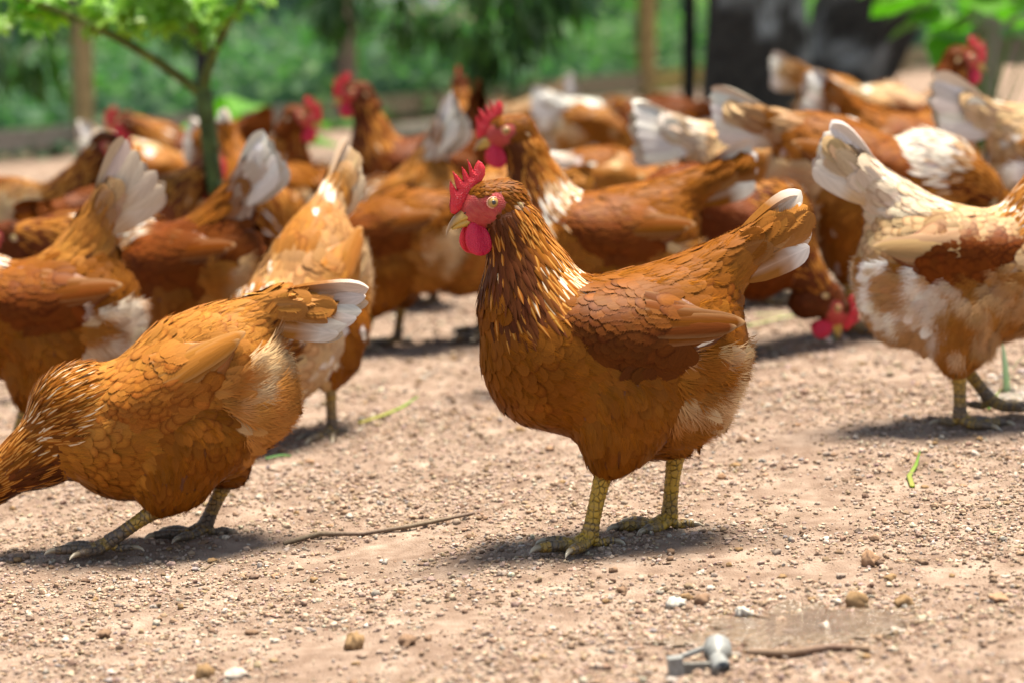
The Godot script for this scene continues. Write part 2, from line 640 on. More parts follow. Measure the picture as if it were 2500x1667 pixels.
func hen(s: Dictionary) -> Node3D:
	rng.seed = s.get("seed", 1) * 7919 + 13
	var root := base("hen", Vector3(s.at.x, ground_y(s.at.x, s.at.y) + 0.003, s.at.y), deg_to_rad(s.yaw))
	tag(root, s.label, "hen", "brown hens of the flock")
	var size: float = s.get("sc", 1.0)
	root.scale = s.get("slim", Vector3.ONE) * size if s.has("slim") or s.get("seed", 1) < 4 else Vector3(rf(0.95, 1.05), rf(0.94, 1.04), rf(0.88, 1.08)) * size
	var L: float = s.get("lod", 1.0)
	pitch_ = deg_to_rad(s.get("pitch", 0.0))
	var hp: Vector2 = s.get("hip", Vector2.ZERO)
	hip_ = Vector3(-0.03 + hp.x, 0.20 + hp.y, 0)
	var C := {"breast": C_RUST, "back": C_RUST, "saddle": C_RUST, "wing": C_DEEP, "sec": C_RUST, "hack_top": C_RUST, "hack_front": C_DARK, "fluff": C_BUFF, "fluff2": C_CREAM, "thigh": C_RUST,
		"tail": C_RUST, "tip": C_WHITE, "white": 0.0, "streak": 0.35, "cape": 0.5, "edge": 0.2}
	C.merge(s.get("col", {}), true)
	# --- joints
	var tail_up := deg_to_rad(s.get("tail", 38.0))
	var sb := Vector3(-0.052, 0.245, 0)
	var se := sb + Vector3(-cos(tail_up), sin(tail_up), 0) * 0.125
	var nb := tp(Vector3(0.082, 0.262, 0))
	var pose: Array = POSE[s.get("pose", "alert")]
	var nk: Array = pose[0]
	var nturn := deg_to_rad(s.get("neck_turn", 0.0))
	var nadd: Vector3 = s.get("neck_add", Vector3.ZERO)
	var p1: Vector3 = nb + (nk[0] + nadd * 0.3).rotated(Vector3.UP, nturn * 0.5)
	var p2: Vector3 = nb + (nk[1] + nadd * 0.7).rotated(Vector3.UP, nturn * 0.8)
	var p3: Vector3 = nb + (nk[2] + nadd).rotated(Vector3.UP, nturn)
	var hb := Basis(Vector3.UP, nturn + deg_to_rad(s.get("head_turn", 0.0))) * Basis(Vector3(0, 0, 1), pose[1] + deg_to_rad(s.get("nod", 0.0)))
	var HX := Transform3D(hb.scaled(Vector3.ONE * 1.09), p3 + hb * Vector3(0.014, 0.002, 0))
	var legs: Array = s.get("legs", [[Vector3(0.008, 0.080, -0.042), Vector3(0.030, 0, -0.045)], [Vector3(-0.030, 0.088, 0.042), Vector3(-0.018, 0, 0.045)]])
	# --- body
	bones_clear(0.026)
	bone(tp(Vector3(-0.078, 0.222, 0)), tp(Vector3(0.050, 0.218, 0)), 0.072, 0.076, BODY, td(Vector3(-1, -0.05, 0)), 1.0)
	bone(tp(Vector3(-0.020, 0.167, 0)), tp(Vector3(0.070, 0.195, 0)), 0.066, 0.069, BREAST, td(Vector3(-0.8, -0.55, 0)), 1.0)
	bone(tp(Vector3(0.076, 0.232, 0)), tp(Vector3(0.090, 0.262, 0)), 0.064, 0.056, BREAST, td(Vector3(-0.35, -0.95, 0)), 1.02)
	bone(tp(Vector3(-0.055, 0.180, 0)), tp(Vector3(-0.098, 0.186, 0)), 0.062, 0.042, FLUFF, td(Vector3(-0.75, -0.65, 0)), 1.0)
	bone(tp(Vector3(-0.015, 0.158, 0)), tp(Vector3(-0.082, 0.156, 0)), 0.052, 0.047, FLUFF, td(Vector3(-0.7, -0.7, 0)), 0.95)
	bone(tp(sb), tp(se), 0.058, 0.024, SADDLE, td(se - sb), 1.12)
	bone(nb, p1, 0.046, 0.0345, NECK, nb - p1 + td(Vector3(-0.012, 0, 0)), 1.05)
	bone(p1, p2, 0.0345, 0.0245, NECK, p1 - p2, 1.05)
	bone(p2, p3, 0.0245, 0.020, NECK, p2 - p3, 1.05)
	for lg in legs:
		var hk: Vector3 = lg[0]
		var th: Vector3 = tp(Vector3(-0.012, 0.155, 0.044 * signf(hk.z)))
		bone(th, th.lerp(hk, 0.6), 0.046, 0.034, THIGH, (hk - th) + Vector3(-0.02, 0, 0), 1.0)
		bone(th.lerp(hk, 0.6), hk + Vector3(0, 0.006, 0), 0.033, 0.0155, THIGH, (hk - th), 1.0)
	var lo := Vector3.INF
	var hi := -Vector3.INF
	for i in BA.size():
		for q in [[BA[i], BR[i]], [BA[i] + BD[i], BR[i] + BQ[i]]]:
			var c: Vector3 = q[0] / Vector3(1, 1, BZ[i])
			lo = lo.min(c - Vector3.ONE * (q[1] + 0.02))
			hi = hi.max(c + Vector3.ONE * (q[1] + 0.02))
	var sk := nets(lo, hi, 0.0125 * clampf(L, 1.0, 1.25))
	var vs: PackedVector3Array = sk[0]
	var ns: PackedVector3Array = sk[1]
	var ix: PackedInt32Array = sk[2]
	var mb := MB.new()
	for i in vs.size():
		mb.vert(vs[i], ns[i], C_DEEP)
	mb.ix = ix.duplicate()
	# --- contour feathers: darts on the skin, kept apart by their own spacing
	var bins := {}
	var F := {}
	for kind in ["contour", "edged", "loose", "hackle", "streak", "whiteh", "gold", "tuft", "tuft2", "wisp"]:
		F[kind] = [[], PackedColorArray()]
	var nw := BA.size()
	var wgt := PackedFloat32Array()
	wgt.resize(nw)
	for t in range(0, ix.size(), 3):
		var a := vs[ix[t]]
		var b := vs[ix[t + 1]]
		var c := vs[ix[t + 2]]
		var area := (b - a).cross(c - a).length() * 0.5
		var mid := (a + b + c) / 3.0
		# nearest bones
		var best := 0
		var bd := 1e9
		for i in nw:
			var d := sd1(i, mid)
			wgt[i] = d
			if d < bd: bd = d; best = i
		var kind := BT[best]
		var flow := Vector3.ZERO
		for i in nw:
			flow += BF[i] * exp(-(wgt[i] - bd) / 0.014)
		var mt := untp(mid)
		if kind == THIGH and wgt[best] > wgt[4] - 0.008 and mid.y > 0.11: kind = FLUFF
		if kind == BODY and mt.x < -0.06 and mt.y < 0.215: kind = FLUFF
		if kind == NECK and best == 6 and mt.x < (0.062 if s.get("pose", "alert") == "peck" else 0.030): kind = BODY
		if (kind == BREAST or kind == BODY) and mt.x > (0.058 if s.get("pose", "alert") == "peck" else 0.022) and wgt[6] < bd + 0.017 and mt.y > 0.235:
			kind = NECK
			flow += (nb - p2).normalized() * 2.0
		var sp := 0.0083
		match kind:
			NECK: sp = 0.0042 if best < 8 else 0.0037
			SADDLE: sp = 0.0084
			FLUFF: sp = 0.0085
			THIGH: sp = 0.0078
		if s.get("bare_neck", false) and kind == NECK: sp *= 1.3
		sp *= L
		var want := area / (sp * sp) * 3.0
		var darts := int(want) + (1 if rng.randf() < want - int(want) else 0)
		for dn in darts:
			var r1 := sqrt(rng.randf())
			var r2 := rng.randf()
			var p := a * (1 - r1) + b * (r1 * (1 - r2)) + c * (r1 * r2)
			var key := Vector3i((p / (0.0086 * L)).floor())
			var ok := true
			for gx in range(-1, 2):
				for gy in range(-1, 2):
					for gz in range(-1, 2):
						var bin = bins.get(key + Vector3i(gx, gy, gz))
						if bin != null:
							for q in bin:
								if p.distance_squared_to(q) < sp * sp: ok = false
			if not ok or (kind == NECK and p.distance_to(p3) < 0.031): continue
			if bins.has(key): bins[key].append(p)
			else: bins[key] = [p]
			var n := (ns[ix[t]] * (1 - r1) + ns[ix[t + 1]] * (r1 * (1 - r2)) + ns[ix[t + 2]] * (r1 * r2)).normalized()
			var pt := untp(p)
			# under the folded wing
			var wu := inverse_lerp(0.060, -0.118, pt.x)
			if kind != NECK and wu > 0.05 and wu < 0.9 and absf(pt.z) > 0.03:
				var wv := inverse_lerp(curve_at(WING_B, wu), curve_at(WING_T, wu), pt.y)
				if wv > 0.12 and wv < 0.85: continue
			var m := clampf(noise.get_noise_3d(p.x * 1500 + s.get("seed", 1) * 77, p.y * 1500, p.z * 1500) * 1.6 + 0.5, 0, 1)
			var col: Color
			var shape := "contour"
			var w := 0.0172
			var l := 0.0285
			var tilt := rf(0.02, 0.06)
			match kind:
				BODY:
					col = C.back.lerp(C.breast, smoothstep(0.25, 0.20, pt.y))
					if pt.y > 0.26: w = 0.016
					if pt.y < 0.19 and pt.x < 0.0 and rng.randf() < 0.5: shape = "loose"
				BREAST:
					col = C.breast
					w = 0.0165 if pt.x > 0.08 else 0.0185
					if pt.y < 0.16 and rng.randf() < 0.45: shape = "loose"
				SADDLE:
					col = C.saddle.lerp(C.tail, smoothstep(-0.10, -0.16, pt.x) * 0.6)
					w = 0.0165
					l = 0.034
					tilt = rf(0.02, 0.08)
					if rng.randf() < 0.25: shape = "loose"
				FLUFF:
					shape = "tuft" if rng.randf() < 0.25 + 0.5 * smoothstep(-0.04, -0.10, pt.x) else "loose"
					col = C.breast.lerp(C.fluff, smoothstep(0.0, -0.07, pt.x)).lerp(C.fluff2, smoothstep(0.55, 0.85, m * 0.75 + smoothstep(-0.07, -0.15, pt.x) * 0.5 - smoothstep(0.17, 0.11, pt.y) * 0.3))
					w = 0.034
					l = 0.036
					tilt = rf(0.05, 0.35)
					if shape == "loose": w = 0.02
				THIGH:
					shape = "loose" if rng.randf() < 0.6 else "contour"
					col = C.thigh
					w = 0.016
					l = 0.026
					if p.y < 0.11: w = 0.011; l = 0.02
				NECK:
					var back := -n.dot((hb.x - Vector3.UP * hb.x.y * 0.5).normalized())
					if s.get("pose", "alert") in ["peck", "low", "fwd"]: back = n.y
					var low := smoothstep(0.0, 1.0, p.distance_to(p3) / maxf(p3.distance_to(nb) + 0.03, 0.05))
					shape = "hackle"
					w = lerpf(0.0038, 0.0064, low)
					l = lerpf(0.015, 0.042, low)
					tilt = rf(0.03, 0.10)
					var front := smoothstep(0.22, -0.5, back + rng.randfn(0, 0.12))
					col = C.hack_top.lerp(C.hack_front, front)
					var sk_p: float = C.streak * smoothstep(0.4, 0.82, low) * (1.0 - 0.95 * front)
					if rng.randf() < sk_p * 1.5:
						shape = "streak" if rng.randf() > C.cape * smoothstep(0.55, 0.9, low) else "whiteh"
						col = Color(1, 1, 1)
					elif rng.randf() < 0.6 * (1.0 - 0.6 * front):
						shape = "gold"
						col = Color(0.95, 0.95, 0.95)
			if s.has("fluffy") and (kind == BODY or kind == BREAST or kind == THIGH) and pt.y < 0.225 and p.y > 0.10 and rng.randf() < 0.6:
				shape = "tuft"
				w = 0.03
				l = 0.034
				tilt = rf(0.05, 0.3)
				col = C.breast.lerp(C.fluff, smoothstep(0.2, 0.6, m)).lerp(C.fluff2, smoothstep(0.0, -0.11, pt.x) * smoothstep(0.3, 0.7, m))
			if kind != NECK:
				if shape == "contour" and rng.randf() < C.edge: shape = "edged"
				if not shape.begins_with("tuft") and rng.randf() < C.white * (0.4 + 1.2 * float(m > 0.6)): col = col.lerp(C_WHITE, rf(0.25, 0.8))
				col = Color(col.r * lerpf(0.92, 1.08, m), col.g * lerpf(0.89, 1.11, m), col.b * lerpf(0.86, 1.14, m))
			col = vary(col, 0.11 if kind == NECK else 0.06) * 1.12
			w *= L * rf(0.85, 1.15)
			l *= lerpf(1.0, L, 0.8) * rf(0.85, 1.15)
			if L < 1.25 and kind != NECK and not shape.begins_with("tuft") and rng.randf() < 0.55:
				F["wisp"][0].append(framed(p + n * 0.0016, n, flow, 0.022, 0.026, rf(0.03, 0.10), rng.randfn(0, 0.2), 0.1))
				F["wisp"][1].append(col * rf(0.92, 1.12))
			F[shape][0].append(framed(p + n * rf(0.0, 0.0009), n, flow, w, l, tilt, rng.randfn(0, 0.09), 0.3))
			F[shape][1].append(col)
	# --- wings
	for sd_ in [-1.0, 1.0]:
		var pts := []
		var cols := []
		for r in 9:
			var row := []
			var cr := []
			for k in [-1, 0, 1, 2, 3, 4, 5, 6]:
				var v := clampf(k / 5.0, 0.0, 1.0)
				row.append(wing_pt(r / 8.0, v, sd_, -0.016 if k < 0 or k > 5 else 0.0))
				cr.append(C.wing)
			pts.append(row)
			cols.append(cr)
		var wb := MB.new()
		wb.grid(pts, cols, tp(Vector3(-0.03, 0.24, 0)))
		var wing := put("wing", wb.mesh(), M.skin, root)
		var wf := {"contour": [[], PackedColorArray()], "edged": [[], PackedColorArray()]}
		var du := 0.046 * L
		var u := -0.02
		while u < 0.80:
			var hgt := curve_at(WING_T, u) - curve_at(WING_B, u)
			var nv := maxi(int((hgt + 0.012) / (0.0080 * L)), 2)
			for k in nv + 1:
				var v := (k + rf(-0.3, 0.3)) / nv
				var uu := u + rf(-0.016, 0.016)
				if uu > 0.66 + 0.07 * sin(v * 9.0): continue
				var p := wing_pt(uu, v, sd_)
				var pu := wing_pt(uu + 0.05, lerpf(v, 0.5, 0.05), sd_)
				var pv := wing_pt(uu, v + 0.08, sd_)
				var n := (pu - p).cross(pv - p).normalized()
				if n.z * sd_ < 0: n = -n
				var big := lerpf(0.7, 1.15, clampf(uu * 1.5, 0, 1))
				var col: Color = C.wing.lerp(C.back, smoothstep(0.55, 1.0, v + rf(-0.15, 0.15)) * 0.8)
				if rng.randf() < C.white * 0.4: col = col.lerp(C_CREAM, rf(0.3, 0.8))
				var sh := "edged" if rng.randf() < C.edge else "contour"
				wf[sh][0].append(framed(p, n, pu - p, 0.0165 * big * L * rf(0.9, 1.1), 0.027 * big * lerpf(1, L, 0.7), rf(0.02, 0.05), rng.randfn(0, 0.06), 0.3))
				wf[sh][1].append(vary(col, 0.08) * 1.12)
			u += du
		for sh in wf:
			scatter("wing_covert", P[sh], M.feather, wf[sh][0], wf[sh][1], wing)
		var nsec := 9
		for k in nsec:
			var v := lerpf(0.86, 0.10, float(k) / (nsec - 1))
			var b0 := wing_pt(0.48, v, sd_, -0.002)
			var tipv := lerpf(0.72, 0.30, float(k) / (nsec - 1))
			var b1 := wing_pt(1.10 - 0.05 * absf(k - 2.5), tipv, sd_, 0.004 - 0.0008 * k)
			var nrm := (wing_pt(0.8, v, sd_) - wing_pt(0.7, v, sd_)).cross(wing_pt(0.75, v + 0.1, sd_) - wing_pt(0.75, v, sd_)).normalized()
			if nrm.z * sd_ < 0: nrm = -nrm
			var ln := b0.distance_to(b1)
			var col: Color = vary(C.sec.lerp(C.wing, 0.25 + 0.6 * float(k) / nsec), 0.14)
			if s.get("white_secondary", -1) == k: col = C_WHITE
			var key := "sec_%d" % s.get("seed", 1)
			var tipc: Color = col.lerp(C_CREAM, 0.35)
			var o := put("flight_feather", vane([0.0, 0.15, 0.35, 0.6, 0.8, 0.92, 0.98, 1.0], [0.5, 0.8, 0.95, 1.0, 0.92, 0.68, 0.36, 0.08], 0.07, 0.10, [col * 0.9, col, col.lerp(tipc, 0.5)], [0.93, tipc, 0.05]), M.feather, wing)
			o.transform = framed(b0, nrm, b1 - b0, 0.021, ln * 1.02, 0.0, 0.0, 0.0)
			o.position += nrm * (0.0005 + 0.0006 * (nsec - k))
	# --- tail: a tent of long feathers
	var tb := tail_up + deg_to_rad(s.get("tail_bend", 0.0))
	var tdir := td(Vector3(-cos(tb), sin(tb), 0))
	var spread: float = s.get("spread", 1.0)
	var tl: float = s.get("tail_len", 0.105)
	var upt := tdir.rotated(Vector3(0, 0, 1), -PI / 2)
	for i in 6:
		for side in [-1.0, 1.0]:
			var fan := i / 5.0
			var dir := tdir.rotated(Vector3(0, 0, 1), -(0.10 - fan * 0.55 * spread))
			dir = (dir + Vector3(0, 0, side) * (0.02 + 0.16 * fan * spread)).normalized()
			var nrm := (upt * (0.32 - 0.25 * fan) + Vector3(0, 0, side) * (0.7 + 0.3 * fan)).normalized()
			var o0 := tp(se) - tdir * 0.024 - upt * (0.026 * fan - 0.006) + Vector3(0, 0, side * (0.003 + 0.010 * fan))
			var cb: Color = vary(C.tail, 0.08)
			var ct: Color = vary(C.tip.lerp(C.tail, rf(0.0, 0.35)), 0.06)
			var from: float = s.get("tip_from", 0.55) + rf(-0.08, 0.08)
			var o := put("tail_feather", vane([0.0, 0.12, 0.3, 0.5, 0.68, 0.8, 0.89, 0.95, 0.985, 1.0], [0.35, 0.6, 0.85, 0.97, 1.0, 0.97, 0.86, 0.66, 0.38, 0.08], 0.07, 0.10, [ct.lerp(cb, 0.8), cb, cb], [from, ct, 0.22], 22, 0.3), M.feather, root)
			o.transform = framed(o0, nrm, dir, 0.033 * rf(0.85, 1.1), (tl + 0.01) * (1.0 - 0.25 * fan) * rf(0.95, 1.05), 0.0, rf(-0.05, 0.05), 0.0)
	# --- cushion feathers round the root of the tail
	for i in int(95 / L):
		var a := rf(-PI, PI)
		var along := rf(-0.03, 0.048 if spread < 0.75 else 0.022)
		var n := (upt * cos(a) + Vector3(0, 0, 1) * sin(a)).normalized()
		var under := smoothstep(0.2, -0.6, cos(a))
		var p := tp(se) + tdir * along * (1.0 - 0.6 * under) + n * (0.021 - 0.004 * absf(cos(a)) - 0.11 * maxf(along, 0.0)) - upt * 0.25 * maxf(along, 0.0)
		var col: Color = C.saddle.lerp(C.tail, smoothstep(-0.02, 0.04, along)).lerp(C.fluff2, under * 0.5)
		if rng.randf() < C.white * 0.5 + under * 0.15: col = C.tip
		F["contour"][0].append(framed(p, n, tdir - upt * under * 0.5, 0.025 * lerpf(1, L, 0.5), 0.048, rf(0.0, 0.10), rng.randfn(0, 0.12), 0.2))
		F["contour"][1].append(vary(col, 0.08) * 1.1)
	# --- head
	var hkey := "head" if L < 1.5 else "head_coarse"
	if not P.has(hkey):
		head_bones()
		P[hkey] = nets(Vector3(-0.064, -0.062, -0.032), Vector3(0.040, 0.026, 0.032), 0.004 if L < 1.5 else 0.006)
	var hk2: Array = P[hkey]
	var k0 := mb.v.size()
	var hv: PackedVector3Array = hk2[0]
	var hn: PackedVector3Array = hk2[1]
	var red := PackedFloat32Array()
	red.resize(hv.size())
	for i in hv.size():
		var q := hv[i]
		var wob := 0.0022 * noise.get_noise_3d(q.x * 12000, q.y * 12000, q.z * 12000)
		var e1 := Vector2((q.x + 0.001) * 0.9, q.y).length()
		var r := smoothstep(0.0112, 0.0094, e1 + wob)
		r = maxf(r, smoothstep(0.002, 0.006, q.x + wob) * smoothstep(0.006, 0.001, q.y - 0.5 * (q.x - 0.012) + wob))
		r = maxf(r, smoothstep(0.0085, 0.006, Vector2(q.x - 0.003, q.y + 0.013).length() + wob))
		red[i] = r
		mb.vert(HX * q, HX.basis * hn[i], Color(C.hack_top.r * 0.6, C.hack_top.g * 0.55, C.hack_top.b * 0.5).lerp(Color(0.36, 0.022, 0.026).lerp(Color(0.42, 0.07, 0.05), clampf(noise.get_noise_3d(q.x * 30000, q.y * 30000, q.z * 30000) + 0.4, 0, 1)), r))
	for i in hk2[2]:
		mb.ix.append(k0 + i)
	put("body", mb.mesh(), M.skin, root)
	for t in range(0, hk2[2].size(), 3):
		var ia: int = hk2[2][t]
		var ib: int = hk2[2][t + 1]
		var ic: int = hk2[2][t + 2]
		if red[ia] + red[ib] + red[ic] > 1.1: continue
		var cnt := (hv[ib] - hv[ia]).cross(hv[ic] - hv[ia]).length() * 0.5 / (0.0026 * 0.0026 * L * L)
		for d in int(cnt + rng.randf()):
			var r1 := sqrt(rng.randf())
			var r2 := rng.randf()
			var p := hv[ia] * (1 - r1) + hv[ib] * (r1 * (1 - r2)) + hv[ic] * (r1 * r2)
			var n := hn[ia]
			var flow := Vector3(-1, -0.15 - 0.6 * smoothstep(0.0, -0.02, p.x) * 1.0 - smoothstep(0.005, -0.02, p.y), 0)
			var fr := smoothstep(-0.006, -0.022, p.y) * smoothstep(-0.035, -0.005, p.x)
			var col: Color = C.hack_top.lerp(C.hack_front, clampf(fr + rng.randfn(0.1, 0.15), 0, 1))
			var ear := p.distance_to(Vector3(-0.0225, -0.002, signf(p.z) * 0.018)) < 0.0058
			var len := lerpf(0.0075, 0.014, smoothstep(0.0, -0.03, p.x))
			if ear: col = C_CREAM * 0.85; len = 0.011
			F["hackle"][0].append(HX * framed(p, n, flow, 0.0036 * L, len * lerpf(1, L, 0.5), rf(0.02, 0.2) + (0.25 if ear else 0.0), rng.randfn(0, 0.15), 0.2))
			F["hackle"][1].append(vary(col, 0.16))
	for kind in F:
		scatter("plumage", P[kind], M.down if kind.begins_with("tuft") or kind == "wisp" else M.feather, F[kind][0], F[kind][1], root)
	head_parts(root, HX)
	for lg in legs:
		leg(root, lg[0], lg[1], s.get("yellow", 0.6), lg[2] if lg.size() > 2 else 0.0)
	return root

func make_head_meshes() -> void:
	var HX := Transform3D.IDENTITY
	# comb: an outline swelled to a blade, thick at its foot and thin at its points
	var o2: PackedVector2Array = []
	for q in [[0.0385, -0.0105], [0.0395, -0.003], [0.0385, 0.006], [0.0395, 0.014], [0.0386, 0.0222], [0.0350, 0.0165], [0.0319, 0.0125], [0.0342, 0.0225], [0.0362, 0.0309], [0.0305, 0.0265], [0.0250, 0.0210], [0.0258, 0.028], [0.0262, 0.0352],
		[0.0222, 0.0312], [0.0184, 0.0256], [0.0190, 0.0335], [0.0205, 0.0424], [0.0170, 0.0375], [0.0141, 0.0312], [0.0118, 0.0368], [0.0090, 0.0411], [0.0042, 0.0385], [0.0014, 0.0335], [0.0016, 0.0265], [0.0058, 0.0185], [0.010, 0.0115], [0.0180, 0.0030], [0.0260, -0.0070], [0.0335, -0.0125]]:
		o2.append(Vector2(q[0], q[1]))
	var mb := MB.new()
	var inner := Vector2(0.0235, 0.0135)
	var base_dir := Vector2(0.8, -0.6)
	for side in [-1.0, 1.0]:
		var rows := []
		for lev in 4:
			rows.append([])
		var tris := Geometry2D.triangulate_polygon(o2)
		var start := mb.v.size()
		# subdivided: each triangle split through its centre and lifted off the middle plane by its distance to the outline
		for t in range(0, tris.size(), 3):
			comb_tri(mb, o2, o2[tris[t]], o2[tris[t + 1]], o2[tris[t + 2]], side, HX, 3)
	P.comb = mb.mesh()
	# wattles
	for side in [-1.0, 1.0]:
		var wb := MB.new()
		var pts := []
		var cols := []
		for r in 13:
			var th := PI * r / 12.0
			var row := []
			var cr := []
			for k in 16:
				var ph := TAU * k / 16.0
				var x := 0.0135 * sin(th) * cos(ph) * (1.0 - 0.22 * cos(th))
				var y := 0.0175 * cos(th)
				var z := 0.0042 * sin(th) * sin(ph) + 0.0022 * sin(x * 420.0 + 0.6) * sin(th)
				row.append(HX * Vector3(0.0125 + x + 0.12 * y, -0.0360 + y, side * (0.0085 - y * 0.18 + z * 0.8)))
				cr.append(C_COMB.lerp(Color(0.5, 0.006, 0.045), 0.5 + 0.5 * sin(ph)))
			pts.append(row)
			cols.append(cr)
		wb.grid(pts, cols, HX * Vector3(0.0125, -0.0360, side * 0.0088), Vector3.ZERO, true)
		P["wattle%d" % side] = wb.mesh()
		# red ear lobe
		var eb := MB.new()
		eb.ball(HX * Vector3(-0.020, -0.0225, side * 0.0165), Vector3(0.0032, 0.0065, 0.0022), Color(0.55, 0.07, 0.09), HX.basis * Basis(Vector3(0, 0, 1), -0.5))
		P["ear_lobe%d" % side] = eb.mesh()
		# eye
		head_bones()
		var zs := 0.03
		for it in 12: zs -= sd(Vector3(0, 0, zs))
		var zc := zs - 0.0022
		var ey := MB.new()
		ey.ball(HX * Vector3(0, 0, side * zc), Vector3(0.0062, 0.0058, 0.0046), Color(0.36, 0.20, 0.03), HX.basis, 16)
		P["eye%d" % side] = ey.mesh()
		var pb := MB.new()
		pb.ball(HX * Vector3(0.0003, 0.0002, side * (zc + 0.0032)), Vector3(0.0028, 0.0028, 0.0017), Color(0.006, 0.005, 0.005), HX.basis, 12)
		P["pupil%d" % side] = pb.mesh()
		var lid := MB.new()
		var ring := []
		var rr := []
		var rc := []
		for k in 15:
			var a := TAU * k / 14.0
			ring.append(HX * Vector3(cos(a) * 0.0064, sin(a) * 0.0054, side * (zc + 0.0016 - 0.0008 * absf(cos(a)))))
			rr.append(0.0010)
			rc.append(Color(0.62, 0.30, 0.20))
		lid.tube(ring, rr, rc, 6, false)
		P["eyelid%d" % side] = lid.mesh()
	# beak
	var bb := MB.new()
	var up := [[0.014, -0.0125, 0.0100, 0.0085], [0.021, -0.0140, 0.0090, 0.0074], [0.028, -0.0165, 0.0079, 0.0060], [0.0345, -0.0200, 0.0064, 0.0045], [0.0395, -0.0250, 0.0046, 0.0030], [0.0424, -0.0305, 0.0025, 0.0016], [0.0430, -0.0338, 0.0005, 0.0003]]
	var pts2 := []
	var cols2 := []
	for r in up.size():
		var row := []
		var cr := []
		for k in 12:
			var a := TAU * k / 12.0
			var yy: float = sin(a) * up[r][2]
			if yy < 0: yy *= 0.45
			row.append(HX * Vector3(up[r][0], up[r][1] + yy, cos(a) * up[r][3]))
			cr.append(C_HORN.lerp(Color(0.30, 0.17, 0.07), smoothstep(1.5, 4.5, r + sin(a) * 1.2)))
		pts2.append(row)
		cols2.append(cr)
	bb.grid(pts2, cols2, HX * Vector3(0.026, -0.017, 0), Vector3.ZERO, true)
	P.beak = bb.mesh()
	var lb := MB.new()
	lb.tube([HX * Vector3(0.010, -0.0185, 0), HX * Vector3(0.021, -0.0198, 0), HX * Vector3(0.030, -0.0228, 0), HX * Vector3(0.0368, -0.0268, 0)], [0.0058, 0.0050, 0.0038, 0.0010], [C_HORN, C_HORN, C_HORN, C_HORN], 10)
	P.lower_beak = lb.mesh()
	var nb := MB.new()
	for side in [-1.0, 1.0]:
		nb.ball(HX * Vector3(0.0235, -0.0098, side * 0.0062), Vector3(0.0034, 0.0013, 0.0012), Color(0.10, 0.03, 0.02), HX.basis * Basis(Vector3(0, 0, 1), -0.5), 8)
	P.nostril = nb.mesh()

func head_parts(root: Node3D, HX: Transform3D) -> void:
	put("comb", P.comb, M.comb, root).transform = HX
	for k in [-1, 1]:
		put("wattle", P["wattle%d" % k], M.comb, root).transform = HX
		put("ear_lobe", P["ear_lobe%d" % k], M.comb, root).transform = HX
		var eye := put("eye", P["eye%d" % k], M.eye, root)
		eye.transform = HX
		put("pupil", P["pupil%d" % k], M.eye, eye)
		put("eyelid", P["eyelid%d" % k], M.skin, eye)
	var beak := put("beak", P.beak, M.beak, root)
	beak.transform = HX
	put("lower_beak", P.lower_beak, M.beak, beak)
	put("nostril", P.nostril, M.skin, beak)

func comb_tri(mb: MB, outline: PackedVector2Array, a: Vector2, b: Vector2, c: Vector2, side: float, HX: Transform3D, depth: int) -> void:
	if depth > 0:
		var ab := (a + b) / 2
		var bc := (b + c) / 2
		var ca := (c + a) / 2
		comb_tri(mb, outline, a, ab, ca, side, HX, depth - 1)
		comb_tri(mb, outline, ab, b, bc, side, HX, depth - 1)
		comb_tri(mb, outline, ca, bc, c, side, HX, depth - 1)
		comb_tri(mb, outline, ab, bc, ca, side, HX, depth - 1)
		return
	var k := mb.v.size()
	for q in [a, b, c]:
		var h := comb_h(outline, q)
		var hx := comb_h(outline, q + Vector2(0.0004, 0)) - h
		var hy := comb_h(outline, q + Vector2(0, 0.0004)) - h
		var n := Vector3(-hx / 0.0004 * 0.8, -hy / 0.0004 * 0.8, 1.0 if h > 0.0002 else 0.4).normalized()
		n.z *= side
		mb.vert(HX * Vector3(q.x, q.y, side * h), HX.basis * n, C_COMB.lerp(Color(0.68, 0.05, 0.04), clampf(0.5 + noise.get_noise_2d(q.x * 20000, q.y * 20000), 0, 1) * 0.4))
	mb.tri(k, k + 1, k + 2)

func comb_h(outline: PackedVector2Array, q: Vector2) -> float:
	var d := 1.0
	for i in outline.size():
		var cp := Geometry2D.get_closest_point_to_segment(q, outline[i], outline[(i + 1) % outline.size()])
		d = minf(d, cp.distance_to(q))
	return 0.0042 * sqrt(clampf(d / 0.0062, 0.0, 1.0))

